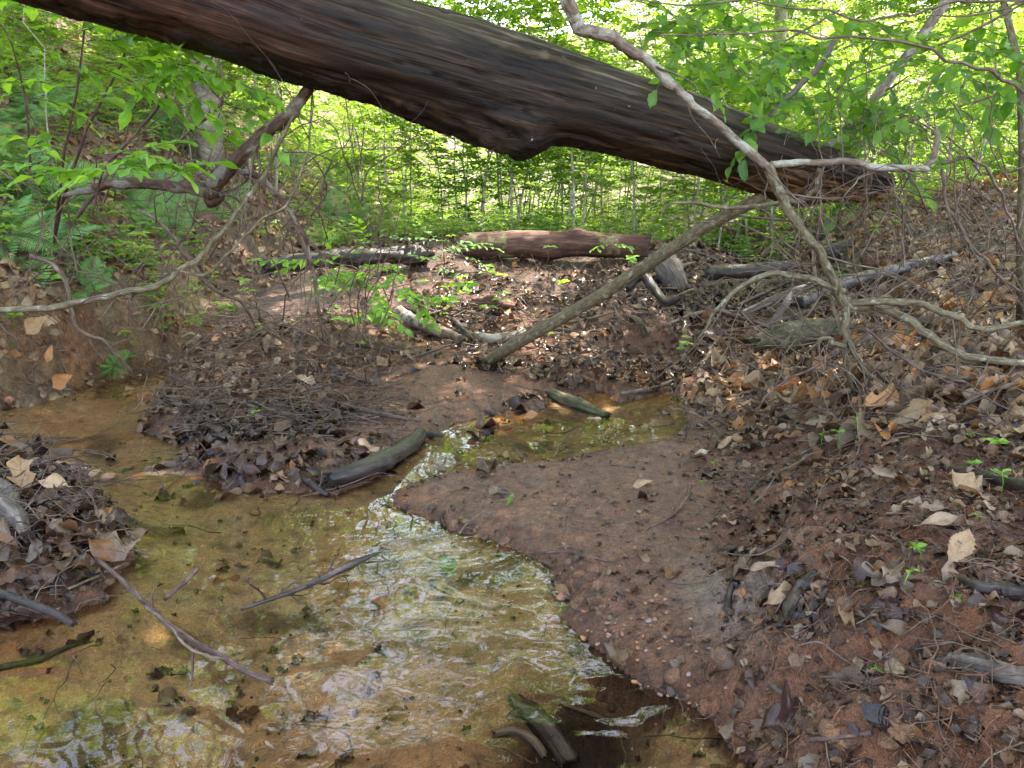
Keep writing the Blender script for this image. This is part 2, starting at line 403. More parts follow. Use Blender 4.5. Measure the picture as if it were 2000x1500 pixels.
def make_leaf_dead():
    m, nt, b = mat('dead_leaf_tissue')
    a = attr(nt, 'lf').outputs['Vector']; wet = attr(nt, 'wet').outputs['Fac']
    sp = N(nt, 'ShaderNodeSeparateXYZ'); nt.links.new(a, sp.inputs[0])
    u, v, t = sp.outputs
    au = math_n(nt, 'ABSOLUTE', u)
    dry = ramp(nt, t, [(0, (.13, .065, .035)), (.15, (.33, .21, .115)), (.32, (.42, .30, .185)), (.48, (.16, .09, .05)), (.6, (.38, .18, .065)),
                       (.72, (.46, .35, .235)), (.85, (.085, .05, .033)), (1, (.30, .22, .145))])
    wetc = ramp(nt, t, [(0, (.014, .009, .008)), (.3, (.05, .024, .016)), (.5, (.022, .016, .016)), (.7, (.09, .042, .022)), (.85, (.028, .022, .024)), (1, (.15, .10, .065))])
    c = mix(nt, wet, dry, wetc)
    geo = N(nt, 'ShaderNodeNewGeometry').outputs['Position']
    n1 = tex(nt, geo, 60, 4, .7)
    c = mix(nt, .8, c, ramp(nt, n1, [(.3, (.55, .5, .45)), (.5, (1, 1, 1)), (.75, (1.25, 1.2, 1.1))]), 'MULTIPLY')
    w = math_n(nt, 'SINE', math_n(nt, 'MULTIPLY', math_n(nt, 'SUBTRACT', v, math_n(nt, 'MULTIPLY', au, .22)), 66.0))
    vein = math_n(nt, 'MAXIMUM', math_n(nt, 'MULTIPLY_ADD', w, 8.0, -7.0, clamp=True), math_n(nt, 'LESS_THAN', au, .05))
    c = mix(nt, math_n(nt, 'MULTIPLY', vein, .45), c, mix(nt, 1.0, c, (.6, .48, .38), 'MULTIPLY'))
    nt.links.new(c, b.inputs['Base Color'])
    nt.links.new(math_n(nt, 'MULTIPLY_ADD', wet, -.56, .7), b.inputs['Roughness']); b.inputs['Specular IOR Level'].default_value = .24
    nt.links.new(bump(nt, math_n(nt, 'ADD', math_n(nt, 'MULTIPLY', w, -.12), n1), .5, .002), b.inputs['Normal'])
    tr = N(nt, 'ShaderNodeBsdfTranslucent'); nt.links.new(mix(nt, 1.0, c, (1.0, .75, .45), 'MULTIPLY'), tr.inputs['Color'])
    ms = N(nt, 'ShaderNodeMixShader'); nt.links.new(math_n(nt, 'MULTIPLY_ADD', wet, -.22, .25), ms.inputs[0])
    nt.links.new(b.outputs[0], ms.inputs[1]); nt.links.new(tr.outputs[0], ms.inputs[2])
    nt.links.new(ms.outputs[0], nt.nodes['Material Output'].inputs[0])
    return m
def make_leaf_green(name, dark, mid, light, trans, tw=.5, rough=.42):
    m, nt, b = mat(name)
    a = attr(nt, 'lf').outputs['Vector']
    sp = N(nt, 'ShaderNodeSeparateXYZ'); nt.links.new(a, sp.inputs[0])
    u, v, t = sp.outputs
    rnd = N(nt, 'ShaderNodeObjectInfo').outputs['Random']
    tt = math_n(nt, 'FRACT', math_n(nt, 'ADD', t, math_n(nt, 'MULTIPLY', rnd, .37)))
    c = ramp(nt, tt, [(0, dark), (.45, mid), (.9, light), (1, dark)])
    au = math_n(nt, 'ABSOLUTE', u)
    w = math_n(nt, 'SINE', math_n(nt, 'MULTIPLY', math_n(nt, 'SUBTRACT', v, math_n(nt, 'MULTIPLY', au, .25)), 55.0))
    vein = math_n(nt, 'MAXIMUM', math_n(nt, 'MULTIPLY_ADD', w, 4.0, -3.1, clamp=True), math_n(nt, 'LESS_THAN', au, .06))
    c = mix(nt, math_n(nt, 'MULTIPLY', vein, .35), c, mix(nt, 1.0, c, (1.7, 1.5, 1.3), 'MULTIPLY'))
    nt.links.new(c, b.inputs['Base Color'])
    b.inputs['Roughness'].default_value = rough
    nt.links.new(bump(nt, w, .35, .002), b.inputs['Normal'])
    tr = N(nt, 'ShaderNodeBsdfTranslucent'); nt.links.new(mix(nt, 1.0, c, trans, 'MULTIPLY'), tr.inputs['Color'])
    ms = N(nt, 'ShaderNodeMixShader'); ms.inputs[0].default_value = tw
    nt.links.new(b.outputs[0], ms.inputs[1]); nt.links.new(tr.outputs[0], ms.inputs[2])
    nt.links.new(ms.outputs[0], nt.nodes['Material Output'].inputs[0])
    return m
def make_bark(name, c1, c2, c3, rings=False, rough=.75, lichen=None, stretch=.25, bs=.6, gs=60, lich_s=26, spec=.2):
    m, nt, b = mat(name)
    g = attr(nt, 'grain').outputs['Vector']
    gv = vscale(nt, g, (stretch, 1, 1))
    n1 = tex(nt, gv, gs, 6, .68, .3); n2 = tex(nt, gv, gs * 3.5, 4, .7); n0 = tex(nt, g, 6, 3, .6)
    c = ramp(nt, n1, [(.30, c1), (.5, c2), (.70, c3)])
    c = mix(nt, .5, c, ramp(nt, n2, [(.3, (.5, .5, .5)), (.7, (1.4, 1.4, 1.4))]), 'MULTIPLY')
    c = mix(nt, .7, c, ramp(nt, n0, [(.3, (.7, .65, .62)), (.7, (1.25, 1.2, 1.2))]), 'MULTIPLY')
    h = math_n(nt, 'ADD', n1, math_n(nt, 'MULTIPLY', n2, .4))
    if rings:
        w = tex(nt, vscale(nt, g, (1, 1.3, 1.3)), 7.5, 4, .5, .1)
        f = math_n(nt, 'MULTIPLY_ADD', w, 16.0, -7.6, clamp=True)
        c = mix(nt, f, c, mix(nt, 1.0, lichen, ramp(nt, n2, [(.35, (.45, .42, .38)), (.6, (1.1, 1.1, 1.1))]), 'MULTIPLY'))
        h = math_n(nt, 'ADD', h, math_n(nt, 'MULTIPLY', f, 1.2))
    elif lichen:
        w = tex(nt, g, lich_s, 4, .6)
        c = mix(nt, math_n(nt, 'MULTIPLY_ADD', w, 9.0, -5.2, clamp=True), c, lichen)
    nt.links.new(c, b.inputs['Base Color']); b.inputs['Roughness'].default_value = rough
    b.inputs['Specular IOR Level'].default_value = spec
    nt.links.new(bump(nt, h, bs, .006), b.inputs['Normal'])
    return m
def make_log_mat():
    m, nt, b = mat('weathered_debarked_log')
    g = attr(nt, 'grain').outputs['Vector']
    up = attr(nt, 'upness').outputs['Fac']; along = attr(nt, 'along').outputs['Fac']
    fine = tex(nt, vscale(nt, g, (.03, 1, 1)), 75, 9, .8, .0)
    crk = math_n(nt, 'ABSOLUTE', math_n(nt, 'SUBTRACT', tex(nt, vscale(nt, g, (.018, 1, 1)), 26, 4, .6, .3), .5))
    crk = math_n(nt, 'MULTIPLY_ADD', crk, -55.0, 1.0, clamp=True)
    med = tex(nt, vscale(nt, g, (.035, 1, 1)), 30, 9, .74, .0)
    big = tex(nt, vscale(nt, g, (.35, 1, 1)), 6, 4, .6, .5)
    speck = tex(nt, vscale(nt, g, (.6, 1, 1)), 70, 3, .6)
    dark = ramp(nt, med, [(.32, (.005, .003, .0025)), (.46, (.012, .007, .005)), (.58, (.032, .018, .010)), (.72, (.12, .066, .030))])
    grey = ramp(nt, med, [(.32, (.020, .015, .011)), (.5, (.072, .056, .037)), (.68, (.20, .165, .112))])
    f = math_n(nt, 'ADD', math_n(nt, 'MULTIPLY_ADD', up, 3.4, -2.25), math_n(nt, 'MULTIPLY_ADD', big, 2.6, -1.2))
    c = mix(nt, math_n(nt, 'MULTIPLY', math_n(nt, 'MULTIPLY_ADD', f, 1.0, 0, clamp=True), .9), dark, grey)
    red = math_n(nt, 'MULTIPLY', math_n(nt, 'MULTIPLY_ADD', along, -6.0, 2.3, clamp=True), math_n(nt, 'MULTIPLY_ADD', big, 4.0, -1.5, clamp=True))
    c = mix(nt, math_n(nt, 'MULTIPLY', red, .85), c, ramp(nt, med, [(.32, (.014, .005, .004)), (.52, (.07, .026, .017)), (.68, (.24, .12, .08))]))
    # torn orange wood near the broken end underneath
    tear = math_n(nt, 'MULTIPLY', math_n(nt, 'MULTIPLY_ADD', along, 9.0, -7.2, clamp=True), math_n(nt, 'MULTIPLY_ADD', up, -3.5, 1.7, clamp=True))
    tear = math_n(nt, 'MULTIPLY', tear, math_n(nt, 'MULTIPLY_ADD', big, 6.0, -2.4, clamp=True))
    c = mix(nt, math_n(nt, 'MULTIPLY', tear, .85), c, ramp(nt, fine, [(.3, (.08, .035, .014)), (.6, (.26, .13, .05))]))
    c = mix(nt, .9, c, ramp(nt, fine, [(.38, (.35, .33, .3)), (.5, (.9, .9, .9)), (.64, (1.9, 1.8, 1.65))]), 'MULTIPLY')
    c = mix(nt, math_n(nt, 'MULTIPLY', crk, .8), c, (.008, .006, .005))
    lich = math_n(nt, 'MULTIPLY', math_n(nt, 'MULTIPLY_ADD', speck, 14.0, -9.4, clamp=True), math_n(nt, 'MULTIPLY_ADD', big, 8.0, -4.4, clamp=True))
    c = mix(nt, lich, c, (.42, .42, .38))
    nt.links.new(c, b.inputs['Base Color'])
    nt.links.new(math_n(nt, 'MULTIPLY_ADD', med, .5, .28), b.inputs['Roughness'])
    b.inputs['Specular IOR Level'].default_value = .18
    h = math_n(nt, 'ADD', math_n(nt, 'MULTIPLY', fine, .9), math_n(nt, 'MULTIPLY_ADD', crk, -.5, math_n(nt, 'MULTIPLY', med, .5)))
    nt.links.new(bump(nt, h, .55, .008), b.inputs['Normal'])
    return m
def make_water():
    m, nt, b = mat('shallow_stream_water')
    nt.nodes.remove(b)
    pos = N(nt, 'ShaderNodeNewGeometry').outputs['Position']
    n1 = tex(nt, vscale(nt, pos, (1, 1.6, 1)), 24, 3, .55, .8)
    n2 = tex(nt, vscale(nt, pos, (1, 2.0, 1)), 80, 2, .5, .3)
    h = math_n(nt, 'ADD', n1, math_n(nt, 'MULTIPLY', n2, .22))
    nb = bump(nt, n1, .003, .02)
    tr = N(nt, 'ShaderNodeBsdfTransparent'); tr.inputs[0].default_value = (.95, .88, .74, 1)
    gl = N(nt, 'ShaderNodeBsdfGlossy'); gl.inputs['Roughness'].default_value = .015
    gl.inputs['Color'].default_value = (1, 1, 1, 1)
    nt.links.new(nb, gl.inputs['Normal'])
    fr = N(nt, 'ShaderNodeFresnel'); fr.inputs['IOR'].default_value = 1.34; nt.links.new(nb, fr.inputs['Normal'])
    ms = N(nt, 'ShaderNodeMixShader')
    nt.links.new(math_n(nt, 'MULTIPLY', fr.outputs[0], .9, clamp=True), ms.inputs[0])
    nt.links.new(tr.outputs[0], ms.inputs[1]); nt.links.new(gl.outputs[0], ms.inputs[2])
    nt.links.new(ms.outputs[0], nt.nodes['Material Output'].inputs[0])
    return m
def make_stone():
    m, nt, b = mat('wet_pebble_stone')
    o = N(nt, 'ShaderNodeTexCoord').outputs['Object']; rnd = N(nt, 'ShaderNodeObjectInfo').outputs['Random']
    n = tex(nt, o, 60, 5, .65)
    c = ramp(nt, rnd, [(0, (.22, .09, .04)), (.3, (.30, .15, .10)), (.5, (.16, .10, .09)), (.7, (.34, .17, .07)), (.85, (.10, .09, .10)), (1, (.28, .20, .17))])
    c = mix(nt, .8, c, ramp(nt, n, [(.3, (.5, .5, .5)), (.7, (1.4, 1.4, 1.4))]), 'MULTIPLY')
    nt.links.new(c, b.inputs['Base Color']); b.inputs['Roughness'].default_value = .3
    nt.links.new(bump(nt, n, .5, .003), b.inputs['Normal'])
    return m
M = dict(
    ground=make_ground_mat(), dead=make_leaf_dead(), log=make_log_mat(), water=make_water(), stone=make_stone(),
    spice=make_leaf_green('bright_shrub_leaf', (.12, .27, .03), (.17, .36, .04), (.25, .44, .06), (1.6, 1.5, .6), .55),
    beech=make_leaf_green('beech_leaf_green', (.06, .15, .025), (.11, .23, .04), (.17, .30, .055), (1.7, 1.6, .6), .58, .34),
    fern=make_leaf_green('fern_green', (.06, .17, .04), (.10, .24, .06), (.16, .30, .07), (1.2, 1.2, .6), .4),
    under=make_leaf_green('undergrowth_green', (.10, .20, .05), (.16, .28, .07), (.25, .35, .09), (1.6, 1.5, .6), .5, .45),
    canopy=make_leaf_green('canopy_green', (.075, .155, .022), (.12, .22, .03), (.19, .29, .045), (1.55, 1.5, .65), .62, .45),
    twig=make_bark('grey_twig_bark', (.045, .032, .024), (.125, .09, .066), (.25, .195, .145), gs=90),
    darktwig=make_bark('dark_twig_bark', (.03, .02, .018), (.09, .055, .045), (.20, .14, .11), gs=90, rough=.5),
    branch=make_bark('olive_branch_bark', (.045, .036, .02), (.125, .102, .06), (.24, .205, .13), lichen=(.26, .26, .19), gs=110),
    ring=make_bark('peeling_branch_bark', (.055, .038, .028), (.14, .105, .078), (.26, .21, .16), rings=True, lichen=(.31, .285, .235), gs=80),
    darkbranch=make_bark('dark_peeling_bark', (.02, .012, .009), (.065, .038, .025), (.14, .08, .05), rings=True, lichen=(.17, .145, .115), gs=70),
    wetwood=make_bark('wet_dark_wood', (.008, .006, .005), (.026, .018, .015), (.085, .062, .052), rough=.38, gs=60, stretch=.12, bs=.9, spec=.38),
    greywood=make_bark('weathered_grey_wood', (.035, .028, .023), (.115, .095, .08), (.24, .21, .18), gs=50, stretch=.1, bs=.9),
    redwood=make_bark('rotten_red_wood', (.025, .012, .009), (.085, .042, .03), (.20, .125, .085), gs=30, stretch=.12, bs=.9, lichen=(.20, .20, .09), lich_s=5),
    mosswood=make_bark('mossy_wood', (.02, .018, .01), (.065, .06, .03), (.15, .135, .085), gs=40, stretch=.2, bs=.9, lichen=(.07, .12, .03), lich_s=9),
    trunk=make_bark('pale_trunk_bark', (.16, .14, .11), (.32, .29, .24), (.46, .43, .36), gs=12, stretch=1.0, lichen=(.22, .28, .14), lich_s=5),
    root=make_bark('root_fibre', (.06, .028, .016), (.15, .07, .038), (.30, .18, .11), gs=80, rough=.6),
)

# ------------------------------------------------------------------ ground sheet
def build_ground():
    ys = [-1.2]
    while ys[-1] < 70: ys.append(ys[-1] + max(0.0078 * (ys[-1] + 0.25), 0.010))
    ys = np.array(ys)
    s = np.linspace(-1, 1, 420)
    t = np.sinh(s * 2.1) / np.sinh(2.1) * 2.2
    t = np.sign(s) * np.where(np.abs(s) < .8, np.abs(s) / .8 * .78, .78 + ((np.abs(s) - .8) / .2) ** 2 * 1.6)
    X = t[None, :] * (ys[:, None] + 1.0 + .5 * np.exp(-np.maximum(ys[:, None], 0)))
    Y = np.repeat(ys[:, None], len(t), 1)
    x = X.ravel(); y = Y.ravel()
    z = terrain(x, y)
    V = np.stack([x, y, z], -1)
    r, c = X.shape
    i = np.arange(r - 1)[:, None] * c; j = np.arange(c - 1)[None, :]
    F = np.stack([i + j, i + j + 1, i + c + j + 1, i + c + j], -1).reshape(-1, 4)
    sd = wsd(x, y)
    def col(a): return np.array(a)[None, :]
    mud = col((.205, .098, .056)); sand = col((.58, .40, .235)); clay = col((.22, .165, .095)); humus = col((.07, .048, .038)); orange = col((.56, .30, .15))
    fibre = col((.185, .082, .043)); dkbed = col((.10, .07, .04))
    def bl(c_, d_, k): return c_ + (d_ - c_) * k[:, None]
    c_ = np.repeat(mud, len(x), 0)
    x0 = np.interp(y, [0, 1.2, 1.6, 2.2, 3.0, 4.0, 5.0], [.45, .42, .42, .62, .95, 1.35, 1.75])
    c_ = bl(c_, fibre, sst((x - x0) / .5 + fbm(x * 3, y * 3, 3)))
    c_ = bl(c_, humus, sst((x - x0 - .5) / .6 + fbm(x * 2, y * 2, 3)) * .7)
    c_ = bl(c_, humus, sst((y - 5.4) / 1.0 + fbm(x * 2, y * 2, 3) * .8) * .75)
    reddirt = col((.20, .12, .10))
    c_ = bl(c_, reddirt, np.exp(-((x + 1.5) / 1.6) ** 2 - ((y - 5.9) / .5) ** 2))
    isl = np.exp(-((x + 1.1) / .9) ** 2 - ((y - 3.9) / .9) ** 2)
    c_ = bl(c_, col((.18, .085, .048)), isl * .8)
    tx = toe_x(y)
    lf = sst((tx + .25 - x) / .2) * (y < 6.2)
    c_ = bl(c_, clay, lf * sst(.8 + 1.6 * fbm(x * 4, y * 4, 3)) * sst((.9 - z) / .3))
    c_ = bl(c_, col((.16, .105, .075)), sst((tx - x - .2) / .4))
    c_ = bl(c_, col((.42, .17, .065)), sst(fbm(x * 5 + 60, y * 5, 4) * 3 - .5) * .55 * sst((.25 - sd) / .2) * (y < 5))
    gp = np.exp(-((x - on_plane(1390, 1120, .08)[0]) / .09) ** 2 - ((y - 1.75) / .22) ** 2)
    c_ = bl(c_, col((.34, .28, .23)), np.clip(gp * 1.2, 0, 1) * .8)
    edge = np.exp(-((sd - .01) / .03) ** 2) * (sd > 0); c_ = c_ * (1 - .45 * edge[:, None])
    silt = np.exp(-((sd - .09 - .03 * vnoise(x * 4, y * 4)) / .008) ** 2) * (sd > 0) * (y < 4.5); c_ = c_ * (1 - .4 * silt[:, None])
    # stream bed
    wt = sst(-sd / .03)
    nb = fbm(x * 2.3 + 8, y * 2.3, 4); nb2 = fbm(x * 7 + 3, y * 7, 4)
    bed = np.repeat(sand, len(x), 0)
    bed = bl(bed, orange, sst(nb * 2.6 + .1) * .75); bed = bl(bed, col((.60, .48, .34)), sst(fbm(x * 4 + 20, y * 6, 4) * 3 - .2) * .6)
    bed = bl(bed, dkbed, sst(nb2 * 3.4 - .45) * .8 * sst((2.4 - x * 1.5 - y * .3) / 1.0))
    ctr = on_plane(830, 1400, -.1)
    bed = bl(bed, col((.58, .36, .22)), np.exp(-((x - ctr[0]) / .38) ** 2 - ((y - ctr[1]) / .3) ** 2))
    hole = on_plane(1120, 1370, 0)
    bed = bl(bed, col((.035, .02, .013)), np.clip(1.5 * np.exp(-((x - hole[0]) / .16) ** 2 - ((y - hole[1]) / .17) ** 2), 0, 1))  # shade of the deep undercut hollow painted into the bed colour
    c_ = c_ * (1 - wt[:, None]) + bed * wt[:, None]
    far = sst((y - 9) / 6)
    c_ = bl(c_, col((.17, .13, .08)), far)
    wet = np.clip(1.0 - .45 * sst((x - x0 - .9) / .9) - .9 * sst((tx - x) / .3) - .35 * sst((y - 6) / 2), 0.0, 1)
    wcas = np.exp(-((x - 1.7) / .5) ** 2 - ((y - 6.2) / 1.2) ** 2)
    wet = np.clip(wet + wcas, 0, 1)
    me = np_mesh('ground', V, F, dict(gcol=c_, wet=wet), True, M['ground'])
    o = link('ground', me); tagp(o, kind='structure')
build_ground()

def build_water():
    ys = np.exp(np.linspace(math.log(1.2), math.log(6.4), 420)) - .75
    t = np.linspace(-1.0, 0.75, 310)
    X = t[None, :] * (ys[:, None] + .8); Y = np.repeat(ys[:, None], len(t), 1)
    x = X.ravel(); y = Y.ravel()
    amp = .28 + 1.15 * sst((x + .75 + .3 * vnoise(x * 2, y * 2)) / .6) * sst((2.9 - y) / .8)
    wx = x + .06 * vnoise(x * 5, y * 5); wy = y + .06 * vnoise(x * 5 + 30, y * 5)
    cc_ = on_plane(1180, 1500, 0); rr_ = np.hypot(x - cc_[0], y - cc_[1] + .2)
    z = amp * (0.0031 * fbm(wx * 6.5 + 1.6 * vnoise(x * 2.4, y * 2.4), wy * 9 + 2, 2) + 0.00045 * fbm(wx * 22, wy * 26, 2)) + 0.00022 * np.sin(rr_ * 120 + 3 * vnoise(x * 6, y * 6)) * np.exp(-rr_ / .35)
    V = np.stack([x, y, z], -1)
    r, c = X.shape
    i = np.arange(r - 1)[:, None] * c; j = np.arange(c - 1)[None, :]
    F = np.stack([i + j, i + j + 1, i + c + j + 1, i + c + j], -1).reshape(-1, 4)
    tagp(link('stream_water', np_mesh('stream_water', V, F, None, True, M['water'])), kind='structure')
    cx, cy = UPOLY.mean(0)
    xs = np.linspace(cx - .6, cx + .6, 80); y2 = np.linspace(cy - .45, cy + .45, 60)
    X, Y = np.meshgrid(xs, y2); x = X.ravel(); y = Y.ravel()
    P = UPOLY
    V = np.stack([x, y, .043 + .001 * fbm(x * 12, y * 20, 2)], -1)
    r, c = X.shape
    i = np.arange(r - 1)[:, None] * c; j = np.arange(c - 1)[None, :]
    F = np.stack([i + j, i + j + 1, i + c + j + 1, i + c + j], -1).reshape(-1, 4)
    keep = poly_sd(x, y, UPOLY)[F].max(1) < .03
    tagp(link('upper_pool_water', np_mesh('upper_pool_water', V, F[keep], None, True, M['water'])), kind='structure')
build_water()

# ------------------------------------------------------------------ the big fallen log
def build_big_log():
    cl = [(390, -17, 2.75, .197), (600, 55, 2.86, .197), (900, 140, 3.02, .193), (1300, 248, 3.25, .166), (1500, 312, 3.38, .155), (1600, 338, 3.46, .122), (1690, 356, 3.53, .075), (1738, 363, 3.57, .035)]
    P = [at(a, b, c) for a, b, c, d in cl]; rr = [d * .93 for a, b, c, d in cl]
    d = P[0] - P[2]; d /= np.linalg.norm(d)
    far = [P[0] + d * k for k in (4.2, 2.8, 1.4)]
    P = far + P; rr = [.22, .215, .205] + rr
    Q = catmull(P, 60)
    kk = np.linspace(0, len(P) - 1, len(Q)); rad = np.interp(kk, np.arange(len(P)), rr)
    Lq = np.concatenate([[0], np.cumsum(np.linalg.norm(np.diff(Q, axis=0), axis=1))])
    l0 = np.interp(2.6, kk, Lq); ls = np.concatenate([np.linspace(0, l0, 50, endpoint=False), np.linspace(l0, Lq[-1], 430)])
    rad = np.interp(ls, Lq, rad); Q = np.stack([np.interp(ls, Lq, Q[:, j]) for j in range(3)], -1)
    n = len(Q); sides = 120
    V, F, g = tube(Q, rad, sides, seed=3.0, cap=True)
    # tube frame start: rebuild radial directions for displacement
    ring = V[:n * sides].reshape(n, sides, 3)
    cen = Q[:, None, :]; dirv = ring - cen
    dl = np.linalg.norm(dirv, axis=2, keepdims=True); dn = dirv / np.maximum(dl, 1e-6)
    L = g[:n * sides, 0].reshape(n, sides)
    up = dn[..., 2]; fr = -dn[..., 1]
    th = np.arctan2(up, fr)
    Lt = L[:, :1] * np.ones((1, sides))
    c1, s1 = np.cos(th), np.sin(th)
    disp = 0.020 * fbm(Lt * 1.3, c1 * 1.6 + 9, 3) + 0.016 * fbm(Lt * 1.1 + 4, s1 * 2.2 + 5 + c1, 3) + 0.008 * fbm(Lt * 3 , th * 7, 3) * (np.abs(th) < 2.9)
    # long cracks along the grain
    ck = fbm(Lt * .9 + 30, th * 5.5 + .35 * Lt, 3)
    disp -= 0.011 * sst((.05 - np.abs(ck)) / .05) * (np.abs(th) < 2.8)
    ck2 = fbm(Lt * 1.6 + 60, th * 13 + .5 * Lt, 3)
    disp -= 0.006 * sst((.05 - np.abs(ck2)) / .05) * (np.abs(th) < 2.8) * sst(.5 + 2 * fbm(Lt * 1.2, th * 2, 2))
    disp += 0.0022 * fbm(Lt * .9, th * 30, 3, 2.1, .6) * (np.abs(th) < 2.8)
    hol = vnoise(Lt * 9 + 3, th * 5 + 8); disp -= .012 * sst((hol - .42) / .06) * (np.abs(th) < 2.8)
    # ragged underside edge
    under = np.exp(-((th + 1.35) / .45) ** 2)
    disp += under * (0.020 * fbm(Lt * 9, th * 2, 4, 2.2, .7) + .004)
    # burl under the log
    pxs, pys, _w = project(Q)
    ib = np.argmin(np.abs(pxs - 1030)); lb = Lt[ib, 0]
    prof = np.where(Lt < lb, np.exp(-((Lt - lb) / .34) ** 2), np.exp(-((Lt - lb) / .105) ** 2))
    disp += .080 * prof * np.exp(-((th + 1.25) / .55) ** 2) * (1 + .5 * fbm(Lt * 12, th * 5, 3))
    # broken end: splinters and a hanging chunk
    e0 = pxs[:, None] * np.ones((1, sides))
    endk = sst((e0 - 1380) / 330)
    disp += endk * .030 * fbm(Lt * 5 + 9, th * 6, 3, 2.3, .65)
    ch = np.exp(-((e0 - 1565) / 42) ** 2) * np.exp(-((th + 1.4) / .5) ** 2)
    disp += .045 * ch * (1 + fbm(Lt * 30, th * 9, 2))
    rt = np.exp(-((e0 - 1480) / 50) ** 2) * np.exp(-((th + .9) / .4) ** 2)
    disp -= .01 * rt
    R_ = dl[..., 0] + disp
    R_ = np.maximum(R_, .01)
    ring = cen + dn * R_[..., None]
    V[:n * sides] = ring.reshape(-1, 3)
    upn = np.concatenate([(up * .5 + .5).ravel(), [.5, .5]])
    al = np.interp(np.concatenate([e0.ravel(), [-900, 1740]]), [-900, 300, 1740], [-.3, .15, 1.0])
    base = far[0]
    o = empty('fallen_log', base, 'huge bare brown fallen log slanting across the top over the stream', 'log')
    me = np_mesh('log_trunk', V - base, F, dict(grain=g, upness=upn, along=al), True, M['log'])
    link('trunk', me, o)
    # splinters on the torn underside and the bristly bark hairs
    for k in range(26):
        px = random.uniform(1400, 1735); i = int(np.argmin(np.abs(pxs - px)))
        c = Q[i]; r0 = rad[i]
        a = random.uniform(-2.0, -.6)
        s0 = c + r0 * .93 * np.array([0, -math.cos(a), math.sin(a)])
        dirn = (Q[min(i + 4, n - 1)] - Q[i - 4]); dirn /= np.linalg.norm(dirn)
        ln = random.uniform(.04, .14)
        e = s0 + dirn * ln + np.array([0, -.005, random.uniform(-.012, .004)])
        Vs, Fs, gs_ = tube(np.array([s0, (s0 + e) / 2 + rng.normal(0, .003, 3), e]), [.005, .004, .001], 4, seed=k)
        link('splinter', np_mesh('splinter', Vs - base, Fs, dict(grain=gs_, upness=np.full(len(Vs), .1), along=np.full(len(Vs), .95)), True, M['log']), o)
    return Q, pxs, rad
LOGQ, LOGPX, LOGRAD = build_big_log()

# ------------------------------------------------------------------ twigs and branches
def grow_twigs(geo, P, r, count, ln, rng_, level=1, droop=.2, sides=4, seed=0, kinky=.5):
    """thin curvy side twigs leaving the path P"""
    n = len(P)
    for k in range(count):
        i = rng_.integers(int(n * .1), n)
        t = P[min(i + 1, n - 1)] - P[max(i - 1, 0)]; t = t / (np.linalg.norm(t) + 1e-9)
        d = t * .8 + rng_.normal(0, .7, 3); d[1] *= .7; d /= np.linalg.norm(d)
        l = ln * rng_.uniform(.4, 1.2); m = 7
        pts = [P[i]]; cur = d.copy(); bend = rng_.normal(0, kinky, 3)
        for s in range(m):
            cur = cur + bend / m + rng_.normal(0, .16, 3) + np.array([0, 0, -droop / m]); cur /= np.linalg.norm(cur)
            pts.append(pts[-1] + cur * l / m)
        pts = np.array(pts)
        rr = np.linspace(min(r, .3 * r + .002), .0007, len(pts))
        V, F, g = tube(pts, rr, sides, seed=seed + k * .7)
        geo.add(V, F, grain=g)
        if level > 0: grow_twigs(geo, pts, rr[0] * .6, max(1, int(count * .25)) if count < 8 else 2, l * .5, rng_, level - 1, droop, 3, seed + k, kinky)
def branch_thing(name, label, cat, limbs, material, side=None, wobble=.018, group=None, sides=9, tw_mat='twig', seed=1, rough=.10, part='limb', base=None, knots=2):
    """limbs: list of (pixel path [(px,py,Y)], [radii px-free in metres])"""
    paths = [(wpath(p, 8) if not isinstance(p, np.ndarray) else p, r) for p, r in limbs]
    b = paths[0][0][-1] if base is None else base
    o = empty(name, b, label, cat, group)
    for k, (P, r) in enumerate(paths):
        m = len(P)
        jit = np.stack([fbm(np.arange(m) * .35 + seed * 3 + k, np.full(m, 2.0 + j * 5), 2) for j in range(3)], -1)
        w = np.sin(np.linspace(0, np.pi, m))[:, None]
        P = P + jit * w * wobble
        V, F, g = tube(P, ipl(m, r), sides, seed=seed + k * 2.3, rough=rough, knots=knots)
        link(part, np_mesh(part, V - b, F, dict(grain=g), True, M[material]), o)
        paths[k] = (P, r)
    if side:
        cnt, ln = side[:2]; geo = Geo(); rg = np.random.default_rng(seed * 13 + 5)
        for P, r in paths: grow_twigs(geo, P, min(r) * .8, cnt, ln, rg, side[2] if len(side) > 2 else 1, seed=seed)
        t = link('side_twigs', geo.mesh('side_twigs', M[tw_mat], off=b), o); t['kind'] = 'stuff'
    return o, paths

